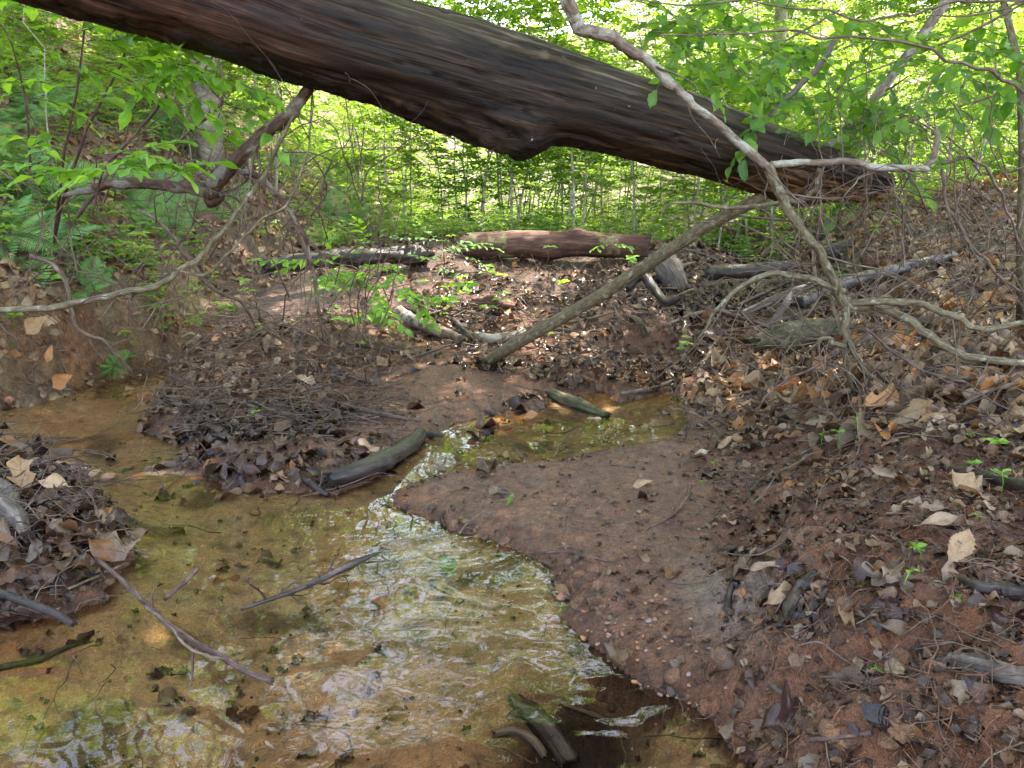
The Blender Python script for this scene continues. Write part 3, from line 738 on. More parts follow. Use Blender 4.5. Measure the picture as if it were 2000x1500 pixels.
# dead crown in front of the log, right
branch_thing('dead_tree_limb', 'pale peeling dead limb coming down in front of the log', 'branch', [
    ([(1112, -120, 2.55), (1110, 0, 2.58), (1122, 35, 2.6), (1135, 58, 2.6), (1180, 72, 2.62), (1240, 100, 2.66), (1300, 150, 2.7), (1350, 200, 2.74), (1420, 260, 2.78), (1500, 328, 2.82)], [.026, .024, .021, .021, .020, .018, .016, .0145, .014, .016]),
], 'ring', (3, .25, 1), seed=2, sides=14, rough=.16, base=at(1500, 328, 2.82))
branch_thing('dead_tree_limb', 'olive grey dead bough with arching limbs splayed on the right bank', 'branch', [
    ([(1498, 322, 2.82), (1515, 360, 2.83), (1545, 420, 2.85), (1590, 480, 2.88), (1625, 535, 2.92), (1652, 590, 2.95), (1720, 600, 2.95), (1790, 640, 2.9), (1850, 680, 2.86), (1920, 700, 2.85), (2010, 712, 2.85), (2150, 740, 2.8)], [.019, .018, .017, .016, .017, .019, .0175, .016, .015, .014, .0135, .013]),
    ([(1648, 570, 2.95), (1590, 548, 2.92), (1520, 536, 2.9), (1455, 556, 2.88), (1405, 600, 2.9), (1378, 640, 2.93), (1360, 668, 2.96)], [.013, .012, .011, .0095, .008, .006, .003]),
    ([(1655, 580, 2.95), (1651, 640, 2.95), (1652, 690, 2.98), (1660, 740, 3.05), (1676, 786, 3.14)], [.015, .013, .011, .009, .006]),
    ([(1654, 660, 2.95), (1675, 700, 3.0), (1700, 740, 3.08), (1718, 764, 3.15)], [.011, .010, .008, .006]),
    ([(1660, 592, 2.95), (1730, 590, 2.9), (1810, 598, 2.85), (1870, 620, 2.82), (1920, 640, 2.8), (2010, 628, 2.8), (2120, 600, 2.8)], [.014, .013, .012, .0115, .011, .010, .009]),
    ([(1650, 676, 2.96), (1630, 672, 2.95), (1606, 660, 2.95), (1590, 690, 3.0), (1575, 735, 3.1)], [.010, .010, .008, .008, .005]),
    ([(1640, 640, 2.96), (1625, 590, 2.99), (1605, 555, 3.02), (1590, 530, 3.04), (1588, 480, 3.06)], [.008, .009, .009, .008, .006]),
], 'branch', (9, .45, 1), seed=3, sides=12, rough=.10, base=at(1676, 786, 3.14))
branch_thing('dead_tree_limb', 'short brown limb lying level across the broken tip of the log', 'branch', [
    ([(1505, 322, 2.84), (1560, 320, 2.84), (1640, 315, 2.86), (1720, 325, 2.88), (1812, 330, 2.9)], [.013, .0125, .012, .013, .013]),
    ([(1808, 326, 2.9), (1826, 308, 2.9), (1830, 260, 2.92), (1818, 262, 2.94)], [.010, .011, .010, .007]),
], 'ring', (3, .35), seed=5, sides=10, rough=.12, base=at(1505, 322, 2.84))
branch_thing('dead_branch', 'thin crooked grey branch looping under the right end of the log', 'branch', [
    ([(1290, 415, 3.0), (1320, 396, 3.0), (1420, 402, 3.02), (1500, 400, 3.05), (1560, 392, 3.05), (1592, 370, 3.04), (1600, 330, 3.0)], [.004, .006, .008, .009, .011, .010, .009]),
], 'branch', (5, .25), seed=6, sides=8)
branch_thing('prop_branch', 'straight mossy brown pole leaning from the sand bar up to the log', 'branch', [
    (np.array([ground(935, 712) + np.array([0, 0, -.02])] + [at(*q) for q in [(1000, 676, 4.45), (1080, 632, 4.25), (1180, 575, 4.05), (1290, 500, 3.75), (1380, 440, 3.55), (1475, 392, 3.42), (1520, 360, 3.38)]]), [.038, .036, .034, .032, .030, .028, .026, .023]),
], 'branch', (2, .3, 0), seed=7, sides=14, rough=.14, knots=6, wobble=.012)
# left side
branch_thing('broken_branch', 'dark peeling broken branch hanging from the left part of the log', 'branch', [
    ([(612, 150, 2.9), (585, 200, 2.92), (545, 240, 2.94), (500, 275, 2.95), (455, 320, 2.97), (415, 365, 3.0)], [.019, .021, .024, .025, .027, .032]),
    ([(425, 375, 3.0), (370, 368, 3.02), (300, 362, 3.05), (230, 356, 3.08), (170, 372, 3.15), (125, 382, 3.2)], [.029, .023, .020, .018, .015, .009]),
    ([(425, 330, 3.0), (470, 335, 2.98), (520, 355, 2.97), (550, 390, 2.97), (590, 450, 2.98), (610, 520, 3.0)], [.012, .013, .012, .010, .007, .004]),
    ([(430, 375, 3.0), (412, 395, 3.0), (418, 372, 2.98)], [.020, .024, .020]),
], 'darkbranch', (4, .35), seed=8, sides=14, rough=.18, base=at(612, 150, 2.9), knots=3)
branch_thing('arching_branch', 'long thin olive branch arching from the left edge up to the log', 'branch', [
    ([(-120, 600, 2.75), (0, 606, 2.78), (90, 600, 2.8), (200, 580, 2.82), (280, 562, 2.84), (350, 530, 2.86), (410, 480, 2.88), (470, 400, 2.9), (520, 330, 2.92), (560, 250, 2.92), (600, 165, 2.92)], [.012, .0115, .0115, .012, .0115, .010, .009, .008, .007, .006, .004]),
    ([(352, 530, 2.86), (400, 538, 2.87), (430, 510, 2.88), (500, 440, 2.9), (560, 390, 2.9), (600, 300, 2.9), (610, 180, 2.92)], [.006, .006, .005, .005, .004, .004, .003]),
], 'branch', (8, .5, 1), seed=9, sides=9, tw_mat='darktwig', base=at(-120, 600, 2.75))
branch_thing('dead_branch', 'pale grey branch fallen down the left bank into the pool', 'branch', [
    ([(60, 500, 3.9), (110, 520, 3.85), (135, 570, 3.8), (150, 640, 3.8), (200, 665, 3.8), (235, 700, 3.85), (260, 735, 3.95)], [.012, .012, .010, .009, .009, .010, .009]),
], 'twig', (3, .3), seed=10)
branch_thing('dead_branch', 'pale forked branch lying across the ferns of the left slope', 'branch', [
    ([(270, 410, 3.9), (320, 440, 3.8), (365, 500, 3.75), (410, 560, 3.8), (470, 590, 3.9), (500, 640, 4.1)], [.007, .010, .011, .010, .008, .004]),
    ([(560, 400, 4.0), (590, 470, 4.0), (612, 540, 4.0), (620, 600, 4.0), (635, 670, 4.1)], [.010, .011, .010, .009, .006]),
], 'twig', (8, .5, 1), seed=11)
branch_thing('leaning_stem', 'thin bare brown stem leaning up the left slope behind the shrub', 'sapling', [
    ([(150, 425, 3.3), (190, 370, 3.3), (230, 300, 3.3), (330, 185, 3.3), (400, 100, 3.3), (430, 40, 3.3)], [.008, .0075, .007, .006, .005, .004]),
    ([(480, 440, 4.5), (400, 350, 4.4), (330, 300, 4.3), (430, 200, 4.2), (425, 100, 4.2)], [.010, .010, .008, .010, .006]),
], 'darktwig', (5, .4), seed=12)
# behind the log, right
branch_thing('slanting_branch', 'straight grey branch with bare reddish foot slanting up behind the log', 'branch', [
    ([(1615, 290, 3.75), (1660, 250, 3.8), (1710, 190, 3.85), (1770, 110, 3.9), (1850, 0, 4.0), (1920, -90, 4.1)], [.024, .023, .022, .023, .025, .027]),
], 'ring', (3, .4), seed=13, sides=10, wobble=.004)
branch_thing('broken_stub', 'pale broken stub pointing down among the beech leaves', 'branch', [
    ([(1500, 230, 3.6), (1540, 185, 3.62), (1600, 125, 3.65), (1630, 80, 3.7)], [.009, .013, .014, .012]),
], 'greywood', None, seed=14)
branch_thing('bare_twig', 'long level grey twig crossing in front of the beech leaves', 'twig', [
    ([(1290, 68, 2.6), (1380, 68, 2.6), (1545, 58, 2.6), (1610, 73, 2.6), (1740, 72, 2.6), (1850, 115, 2.6), (1925, 138, 2.6), (2000, 180, 2.6), (2100, 260, 2.6)], [.002, .0028, .0034, .0038, .0042, .005, .0055, .006, .006]),
], 'twig', (7, .45, 1), seed=15)
branch_thing('bare_twig', 'upper grey twig sweeping across the top right corner', 'twig', [
    ([(1440, -10, 2.5), (1500, 8, 2.5), (1600, 18, 2.5), (1700, 35, 2.5), (1790, 25, 2.5), (1860, 5, 2.5), (2050, 0, 2.5)], [.002, .003, .003, .0035, .0035, .004, .004]),
], 'twig', (6, .4, 1), seed=16)
branch_thing('slim_trunk', 'slim grey upright stem at the right edge of the view', 'sapling', [
    (np.array([ground(1995, 640) - np.array([0, 0, .05])] + [at(*q) for q in [(1993, 480, 3.6), (1997, 300, 3.55), (1990, 130, 3.5), (1960, 0, 3.5), (1930, -120, 3.5)]]), [.020, .018, .016, .015, .013, .012]),
], 'branch', (6, .7, 1), seed=17, sides=10)
for k, (lab, pts, rr) in enumerate([
        ('arching bare whip bending over the right bank', [(1840, 320, 3.0), (1900, 310, 3.0), (1950, 370, 3.0), (1980, 450, 3.0), (2020, 560, 3.0)], [.006, .006, .005, .004, .003]),
        ('dark bare whip rising right of the log tip', [(1700, 600, 3.3), (1665, 500, 3.2), (1680, 400, 3.1), (1705, 330, 3.0), (1690, 300, 3.0)], [.004, .004, .004, .003, .002]),
        ('crooked thin whip hanging below the level limb', [(1610, 320, 2.85), (1600, 380, 2.85), (1598, 450, 2.86), (1590, 520, 2.9)], [.003, .004, .004, .003]),
        ('long grey whip curving from top right to the bank', [(1840, 330, 3.1), (1850, 400, 3.1), (1900, 480, 3.1), (1950, 540, 3.1), (2010, 580, 3.1)], [.007, .007, .007, .006, .005]),
        ('thin branch lying low along the right litter', [(1480, 800, 2.9), (1500, 770, 2.9), (1560, 730, 2.95), (1700, 650, 3.0), (1790, 560, 3.1)], [.004, .005, .005, .004, .003]),
        ('pale curved stick reaching from the litter to the right edge', [(1780, 850, 2.7), (1850, 810, 2.7), (1920, 770, 2.7), (2030, 735, 2.7)], [.006, .007, .008, .009]),
        ('bare whip crossing the splayed limbs', [(1690, 640, 2.85), (1760, 700, 2.85), (1850, 745, 2.85), (1930, 780, 2.85), (2020, 770, 2.85)], [.005, .005, .005, .005, .005]),
        ('thin whip bowed over the mossy log', [(1440, 600, 3.3), (1480, 640, 3.2), (1560, 690, 3.1), (1640, 720, 3.0), (1720, 780, 3.0)], [.003, .004, .004, .004, .003])]):
    branch_thing('bare_whip', lab, 'twig', [(pts, rr)], 'twig' if k % 2 else 'darktwig', (5, .4, 1), seed=20 + k, sides=6, group='bare whips tangled over the right bank')
rgw = np.random.default_rng(99)
for k in range(90):                     # more loose whips in the tangle
    px = rgw.uniform(1420, 2050); py = rgw.uniform(330, 760); Y = rgw.uniform(2.9, 4.2)
    pts = [(px, py, Y)]
    a = rgw.uniform(-2.6, -.4)
    for s in range(4):
        a += rgw.normal(0, .45); px += 70 * math.cos(a); py += 70 * math.sin(a); pts.append((px, py, Y + rgw.normal(0, .06)))
    branch_thing('bare_whip', f'{["dark", "grey", "grey"][k % 3]} fine whip {near(px, py)} {"arching over it" if k % 2 else "standing up"}', 'twig', [(pts, [.0035, .003, .0025, .002, .001])], 'twig' if k % 3 else 'darktwig', (4, .35, 1), seed=40 + k, sides=5, group='bare whips tangled over the right bank', knots=0)
for k in range(80):                     # brush on the left
    px = rgw.uniform(0, 760); py = rgw.uniform(330, 700); Y = rgw.uniform(3.3, 4.6)
    pts = [(px, py, Y)]
    a = rgw.uniform(-2.4, -.6)
    for s in range(4):
        a += rgw.normal(0, .4); px += 60 * math.cos(a); py += 60 * math.sin(a); pts.append((px, py, Y + rgw.normal(0, .06)))
    branch_thing('bare_whip', f'{"grey" if k % 2 else "dark"} fine whip in the left brush {near(px, py)}', 'twig', [(pts, [.004, .0035, .003, .002, .001])], 'twig' if k % 2 else 'darktwig', (4, .35, 1), seed=70 + k, sides=5, group='bare whips in the left brush', knots=0)

# ------------------------------------------------------------------ logs and sticks lying on the ground
def lying(name, label, cat, pts, radii, material, lift=0.0, sides=14, rough=.16, seed=1, group=None, side=None, part='wood', knots=2):
    P = []
    for k, q in enumerate(pts):
        if len(q) == 3 and q[2] > 1.0: P.append(at(*q))
        else:
            g_ = ground(q[0], q[1]); r_ = radii[min(k, len(radii) - 1)]
            g_[2] = max(g_[2], -0.2) + r_ * .55 + lift; P.append(g_)
    P = catmull(P, 22); m = len(P); rq = np.random.default_rng(seed)
    mr = float(np.mean(radii))
    La_ = np.concatenate([[0], np.cumsum(np.linalg.norm(np.diff(P, axis=0), axis=1))])
    wob = np.stack([fbm(La_ / (mr * 12) + seed * 3, np.full(m, 1.0 + 7 * j), 2) for j in range(3)], -1); P = P + wob * mr * np.array([.9, .9, .3])
    V, F, g = tube(P, ipl(m, radii), sides, seed=seed, rough=rough, knots=knots)
    nb_ = m * sides; ring = V[:nb_].reshape(m, sides, 3); dv = ring - P[:, None, :]; Lm = g[:nb_, 0].reshape(m, sides); thc = np.arange(sides) / sides * 6.283
    fr_ = 1 + rough * .9 * fbm(Lm / mr * .9 + seed, np.abs(thc - 3.14)[None, :] * 3 + seed, 4, 2.2, .65) - rough * .9 * sst((.07 - np.abs(fbm(Lm / mr * .12 + seed * 2, np.abs(thc - 3.14)[None, :] * 2.4, 2))) / .07)
    ring = P[:, None, :] + dv * fr_[..., None]
    T0 = P[3] - P[0]; T0 /= np.linalg.norm(T0); T1 = P[-1] - P[-4]; T1 /= np.linalg.norm(T1)
    for q in range(3):
        ring[q] -= T0 * (rq.uniform(-.2, .9, sides) * mr * (3 - q) / 3)[:, None]; ring[-1 - q] += T1 * (rq.uniform(-.2, .9, sides) * mr * (3 - q) / 3)[:, None]
    V[:nb_] = ring.reshape(-1, 3)
    b = P[m // 2]
    if side:
        o = empty(name, b, label, cat, group)
        link(part, np_mesh(part, V - b, F, dict(grain=g), True, M[material]), o)
        geo = Geo(); grow_twigs(geo, P, min(radii), side[0], side[1], np.random.default_rng(seed), 1, droop=.1, seed=seed)
        t = link('side_twigs', geo.mesh('side_twigs', M[material], off=b), o); t['kind'] = 'stuff'
    else:
        o = link(name, np_mesh(name, V - b, F, dict(grain=g), True, M[material]), None, b)
        tagp(o, label, cat, group)
    return o
lying('rotten_log', 'reddish rotten log lying level across the terrace below the big log', 'log', [(925, 482, 7.2), (1010, 477, 7.2), (1130, 479, 7.2), (1255, 484, 7.2)], [.115, .12, .115, .105], 'redwood', sides=40, rough=.07, seed=31, knots=5)
lying('rotten_log', 'dark flat rotting log half hidden by seedlings left of the red log', 'log', [(520, 518, 6.2), (600, 508, 6.3), (700, 500, 6.5), (830, 492, 6.9)], [.05, .07, .06, .09], 'wetwood', sides=24, rough=.35, seed=32)
lying('mossy_log', 'short mossy green log on the right bank under the bare limbs', 'log', [(1475, 668, 4.35), (1530, 654, 4.4), (1600, 648, 4.5), (1650, 640, 4.6)], [.045, .07, .07, .065], 'mosswood', sides=28, rough=.22, seed=33)
lying('driftwood_log', 'bent dark driftwood log with a forked end at the edge of the sand bar', 'log', [(640, 946), (690, 936), (740, 912), (790, 884), (822, 858)], [.028, .038, .039, .036, .032], 'wetwood', sides=24, rough=.09, seed=34, lift=.005, side=(1, .1))
lying('driftwood_stub', 'short forked stub sticking up from the driftwood log end', 'branch', [(818, 862, 3.5), (828, 850, 3.5), (845, 848, 3.48), (864, 850, 3.46)], [.030, .020, .014, .009], 'wetwood', seed=35)
lying('driftwood_piece', 'smooth round stick end poking out of the sand by the water', 'stick', [(590, 938), (615, 955), (640, 972)], [.012, .014, .009], 'wetwood', seed=36)
lying('short_log', 'olive barked short log lying in the shallow upper channel', 'log', [(1078, 775), (1110, 792), (1145, 806), (1185, 822)], [.030, .032, .030, .024], 'mosswood', sides=18, rough=.1, seed=37, lift=.01)
lying('curved_limb', 'pale speckled curved limb half sunk in the leaf dam', 'log', [(782, 618), (810, 640), (850, 655), (900, 672)], [.035, .045, .045, .03], 'ring', sides=18, seed=38, lift=.02)
lying('curved_limb', 'grey curved limb beside the foot of the leaning pole', 'log', [(930, 668), (965, 672), (1000, 664), (1025, 655)], [.03, .035, .03, .02], 'ring', sides=16, seed=39, lift=.02)
lying('dark_board', 'dark split board slanting into the leaf dam by the leaning pole', 'wood', [(878, 628), (905, 655), (940, 685)], [.02, .028, .015], 'wetwood', seed=40, lift=.02, rough=.3)
lying('wood_chunk', 'crumbling orange red wood chunk above the leaf dam', 'wood', [(925, 600), (960, 603), (1000, 608)], [.03, .05, .03], 'redwood', seed=41, lift=.02, rough=.4)
lying('wood_chunk', 'pale square cut stump chunk below the right end of the red log', 'wood', [(1275, 505, 6.6), (1300, 530, 6.4), (1318, 560, 6.3)], [.11, .115, .08], 'greywood', seed=42, rough=.3, sides=10)
lying('grey_log', 'smooth wet grey log lying in the upper stream course', 'log', [(1385, 532, 6.4), (1440, 530, 6.4), (1500, 522, 6.4), (1550, 515, 6.4)], [.05, .06, .055, .04], 'wetwood', seed=43, sides=18)
lying('dark_root', 'dark curved root beside the upper stream under the chunk', 'root', [(1225, 560, 5.9), (1260, 540, 5.9), (1300, 590, 5.6), (1330, 580, 5.5)], [.03, .035, .03, .02], 'wetwood', seed=44)
lying('slope_log', 'long dark fallen log running up the far right bank', 'log', [(1600, 500, 7.2), (1700, 478, 7.3), (1820, 455, 7.4), (1960, 425, 7.5), (2100, 400, 7.6)], [.08, .10, .10, .09, .09], 'wetwood', sides=20, seed=45, rough=.2)
lying('slope_log', 'thinner brown fallen log below the far right one', 'log', [(1690, 512, 6.3), (1790, 492, 6.3), (1890, 455, 6.4), (1965, 425, 6.5)], [.05, .06, .055, .04], 'redwood', sides=16, seed=46)
lying('slope_log', 'third dark log lying along the lip of the hollow on the right bank', 'log', [(1560, 590, 5.0), (1640, 560, 5.2), (1740, 530, 5.5), (1860, 500, 5.8)], [.04, .05, .05, .03], 'wetwood', sides=16, seed=47, rough=.25)
lying('grey_stick', 'grey stick slanting under the bare limbs on the right', 'stick', [(1450, 612, 4.6), (1500, 590, 4.6), (1580, 555, 4.7)], [.018, .022, .015], 'greywood', seed=48)
lying('split_wood', 'yellowish split stick leaning by the mossy log', 'stick', [(1500, 640, 4.3), (1530, 600, 4.3), (1545, 575, 4.35)], [.018, .02, .012], 'greywood', seed=49)
lying('water_stick', 'thin pale stick lying over the upper pool outlet', 'stick', [(1215, 778), (1250, 772), (1275, 768), (1330, 745)], [.012, .013, .012, .010], 'twig', seed=50, lift=.02)
lying('dark_stick', 'charred black stick half buried at the right edge', 'stick', [(1848, 915), (1900, 928), (1960, 945), (2040, 965)], [.010, .014, .015, .016], 'wetwood', seed=51, rough=.25)
lying('dark_stick', 'wet dark stick below the pale torn leaves at the right edge', 'stick', [(1862, 1135), (1905, 1148), (1960, 1160), (2040, 1168)], [.009, .013, .015, .015], 'wetwood', seed=52, rough=.25)
lying('bark_slab', 'long weathered grey bark slab at the lower right edge', 'wood', [(1825, 1295), (1880, 1305), (1950, 1325), (2060, 1350)], [.006, .014, .018, .018], 'greywood', seed=53, rough=.35)
lying('bark_slab', 'dark ribbed bark slab propped beside the tan upright leaf', 'wood', [(1520, 1245), (1545, 1205), (1572, 1165), (1585, 1140)], [.007, .014, .014, .008], 'wetwood', seed=54, rough=.35, lift=.02)
lying('bark_slab', 'second dark bark slab leaning right of the first', 'wood', [(1560, 1225), (1590, 1195), (1612, 1165)], [.006, .012, .007], 'wetwood', seed=55, rough=.35, lift=.01)
lying('buried_root', 'dark root running down the grey clay patch into the hollow', 'root', [(1440, 1075), (1432, 1130), (1424, 1180), (1420, 1215)], [.006, .009, .009, .005], 'wetwood', seed=56)
lying('grey_slab', 'big grey weathered wood slab at the left edge of the debris heap', 'wood', [(-70, 930), (-10, 985), (40, 1040), (62, 1085)], [.026, .032, .028, .012], 'greywood', seed=57, lift=.05, rough=.14, sides=18)
lying('long_stick', 'long dark branched stick reaching out of the debris heap over the pool', 'stick', [(190, 1090, 1.98), (235, 1130, 1.85), (285, 1180, 1.72), (350, 1235, 1.6), (430, 1280, 1.5), (490, 1315, 1.44), (532, 1330, 1.41)], [.005, .006, .0065, .007, .007, .0065, .007], 'darktwig', seed=58, side=(2, .12))
lying('pale_stick', 'thin pale twig running alongside the long dark stick', 'stick', [(285, 1185, 1.71), (335, 1225, 1.6), (365, 1262, 1.53), (410, 1282, 1.49), (450, 1288, 1.48)], [.004, .0035, .003, .003, .003], 'twig', seed=59)
lying('floating_stick', 'broken end stick floating at the edge of the debris heap', 'stick', [(325, 1168, 1.78), (355, 1140, 1.84), (385, 1112, 1.9)], [.006, .006, .006], 'darktwig', seed=60)
lying('dark_stick', 'thick dark stick at the lower left edge of the debris heap', 'stick', [(-20, 1150, 1.75), (50, 1175, 1.72), (100, 1195, 1.7), (145, 1218, 1.66)], [.010, .010, .010, .008], 'wetwood', seed=61)
lying('sunken_log', 'brown log sunken in the deep hollow at the bottom centre', 'log', [(1012, 1365), (1045, 1400), (1085, 1445), (1110, 1480)], [.018, .025, .027, .027], 'wetwood', seed=62, sides=20, lift=-.02)
lying('sunken_stick', 'knobbly grey stick on the sand bed beside the sunken log', 'stick', [(965, 1440), (1000, 1435), (1040, 1452), (1060, 1480)], [.008, .010, .010, .009], 'greywood', seed=63)
lying('sunken_stick', 'slim stick crossing the dark hollow behind the sunken log', 'stick', [(1095, 1375), (1140, 1392), (1185, 1410)], [.005, .006, .005], 'darktwig', seed=64)
lying('sunken_stick', 'dark twiggy stick breaking the surface in mid pool', 'stick', [(470, 1190, 1.68), (560, 1160, 1.74), (630, 1130, 1.80), (690, 1100, 1.86), (735, 1082, 1.90)], [.004, .006, .009, .010, .003], 'wetwood', seed=65, side=(8, .12))
lying('sunken_stick', 'thin submerged branch at the lower left of the pool', 'stick', [(0, 1310), (80, 1290), (140, 1265), (180, 1255)], [.008, .009, .006, .003], 'wetwood', seed=66)
lying('forked_stick', 'forked dark twig lying on the red sand bar tip', 'stick', [(870, 1035), (862, 1015), (868, 1000)], [.004, .005, .004], 'wetwood', seed=67, side=(2, .05))
lying('lying_stick', 'pale barked stick at the right end of the red sand bar', 'stick', [(1300, 1025), (1330, 990), (1345, 965), (1349, 945)], [.004, .0055, .0045, .003], 'twig', seed=68)
lying('lying_stick', 'dark stick leading down from the pale one on the sand bar', 'stick', [(1225, 1060), (1265, 1035), (1310, 1010), (1335, 985)], [.003, .004, .004, .003], 'darktwig', seed=69)
lying('root_strand', 'dark root crossing the lower edge of the red sand bar', 'root', [(1060, 1082), (1110, 1080), (1150, 1090), (1198, 1098)], [.0025, .0045, .004, .002], 'darktwig', seed=70)
lying('lying_stick', 'brown broken stick near the right end of the bottom edge', 'stick', [(1585, 1460), (1640, 1452), (1700, 1445)], [.004, .004, .004], 'darktwig', seed=71, lift=.01)
lying('hidden_stick', 'light brown stick under the curled leaf at the right edge', 'stick', [(1830, 822), (1900, 828), (1960, 838), (2040, 840)], [.012, .014, .013, .012], 'greywood', seed=72)

rk = random.Random(31)
for k in range(80):                     # roots and branches choking the gully and the heaps
    q = k % 5
    if q < 2: cx_, cy_ = rk.uniform(1180, 1640), rk.uniform(495, 640)
    elif q == 2: cx_, cy_ = rk.uniform(780, 1200), rk.uniform(590, 700)
    elif q == 3: cx_, cy_ = rk.uniform(330, 760), rk.uniform(650, 830)
    elif k % 2: cx_, cy_ = rk.uniform(1400, 1960), rk.uniform(560, 840)
    else: cx_, cy_ = rk.uniform(10, 240), rk.uniform(960, 1150)
    a = rk.uniform(-.9, .9); ln = rk.uniform(35, 90); c_ = rk.uniform(-25, 25)
    pts = [(cx_ - ln * math.cos(a), cy_ + ln * .6 * math.sin(a)), (cx_, cy_ + c_ * .5), (cx_ + ln * math.cos(a), cy_ - ln * .6 * math.sin(a))]
    r0 = rk.uniform(.006, .017) * (1.3 if q < 2 else .8) * (.5 if cy_ > 940 else 1); mt = ['wetwood', 'wetwood', 'darktwig', 'twig', 'branch'][rk.randrange(5)]
    lying('fallen_stick', f"{'thick' if r0 > .013 else 'slim'} {dict(wetwood='wet black', darktwig='dark brown', twig='grey', branch='olive grey')[mt]} stick {near(cx_, cy_)}", 'stick', pts, [r0 * .7, r0, r0 * .5], mt, seed=200 + k, sides=8, lift=rk.uniform(0, .04), rough=.12,
          side=(3, .22) if k % 2 else None, group='fallen sticks among the litter')
# ------------------------------------------------------------------ leaves
def leaf_grid(kind='oval', L=.09, W=.045, rows=9, cols=5, curl=.3, bend=.3, fold=.2, wob=.1, seed=0, stem=True):
    r = np.random.default_rng(seed)
    t = np.linspace(0, 1, rows); c = np.linspace(-1, 1, cols)
    w = np.sin(np.pi * np.clip(t, 0.0, 1) ** .8) ** 1.0
    if kind == 'serrate': w = w * (1 + .10 * ((np.arange(rows) % 2) * 2 - 1))
    if kind == 'oak':
        w = w * (.66 + .42 * np.cos(t * 2 * np.pi * 3.2 + .6)) + .04
        w[0] = w[-1] = .03
    if kind == 'tulip':
        w = np.interp(t, [0, .08, .25, .38, .55, .72, .9, 1], [.05, .5, 1.05, .55, .62, .98, .35, .02])
    if kind == 'maple':
        w = np.interp(t, [0, .1, .3, .42, .5, .62, .72, 1], [.05, .6, .5, 1.25, .5, .62, .25, .01])
    w = np.maximum(w, .015)
    X = c[None, :] * w[:, None] * W; Y = np.repeat(t[:, None] * L, cols, 1)
    if kind == 'maple': Y = Y + np.abs(X) * .45
    if kind in ('oak', 'tulip'): Y = Y + np.abs(X) * .25
    # curl across: roll onto a cylinder
    k = curl / max(W, 1e-4)
    if abs(curl) > 1e-3:
        Z = (1 - np.cos(X * k)) / k; X2 = np.sin(X * k) / k
    else: Z = X * 0; X2 = X
    Z = Z + np.abs(X) * fold
    a = bend * t ** 1.3
    ph = r.uniform(0, 6.28)
    Z = Z + wob * W * np.sin(t[:, None] * 7 + ph + c[None, :] * 1.7) * (np.abs(c[None, :]) + .2)
    # bend along the length
    yy = Y; ang = bend * (yy / L)
    Yb = np.where(abs(bend) > 1e-3, np.sin(ang) * L / (bend if abs(bend) > 1e-3 else 1), yy) - Z * np.sin(ang)
    Zb = np.where(abs(bend) > 1e-3, (1 - np.cos(ang)) * L / (bend if abs(bend) > 1e-3 else 1), 0) + Z * np.cos(ang)
    V = np.stack([X2, Yb, Zb], -1).reshape(-1, 3)
    i = np.arange(rows - 1)[:, None] * cols; j = np.arange(cols - 1)[None, :]
    F = np.stack([i + j, i + j + 1, i + cols + j + 1, i + cols + j], -1).reshape(-1, 4)
    lf = np.stack([np.repeat(c[None, :], rows, 0).ravel(), np.repeat(t[:, None], cols, 1).ravel(), np.zeros(rows * cols)], -1)
    if stem:
        m = len(V); s = L * .18
        V = np.vstack([V, [[-.0009, -s, .001], [.0009, -s, .001], [.0009, 0.004, 0], [-.0009, .004, 0]]])
        F = np.vstack([F, [[m, m + 1, m + 2, m + 3]]])
        lf = np.vstack([lf, [[0, 0, 0]] * 4])
    V = V - np.array([0, L / 2, 0]) * 1.0
    return V, F, lf
def rotmats(normal, yaw, tilt, tiltdir):
    """rotation matrices (n,3,3): leaf plane normal = terrain normal tilted"""
    n = len(yaw)
    z = normal.copy()
    tv = np.stack([np.cos(tiltdir), np.sin(tiltdir), 0 * yaw], -1)
    z = z * np.cos(tilt)[:, None] + tv * np.sin(tilt)[:, None]
    z /= np.linalg.norm(z, axis=1, keepdims=True)
    y = np.stack([np.cos(yaw), np.sin(yaw), 0 * yaw], -1)
    y = y - z * np.sum(y * z, 1, keepdims=True); y /= np.linalg.norm(y, axis=1, keepdims=True) + 1e-9
    x = np.cross(y, z)
    return np.stack([x, y, z], -1)
def join_instances(tmpl, idx, Rm, pos, scale, tint, wet=None, tkey='lf'):
    """tmpl list of (V,F,lf). Returns Geo"""
    geo = Geo()
    for k, (V, F, lf) in enumerate(tmpl):
        s = np.where(idx == k)[0]
        if not len(s): continue
        W_ = np.einsum('nij,vj->nvi', Rm[s], V) * scale[s][:, None, None] + pos[s][:, None, :]
        nv = len(V)
        FF = F[None] + (np.arange(len(s)) * nv)[:, None, None]
        A = np.repeat(lf[None], len(s), 0).copy(); A[..., 2] = A[..., 2] * 0 + tint[s][:, None]
        kw = {tkey: A.reshape(-1, 3)}
        if wet is not None: kw['wet'] = np.repeat(wet[s], nv)
        geo.add(W_.reshape(-1, 3), FF.reshape(-1, F.shape[1]), **kw)
    return geo

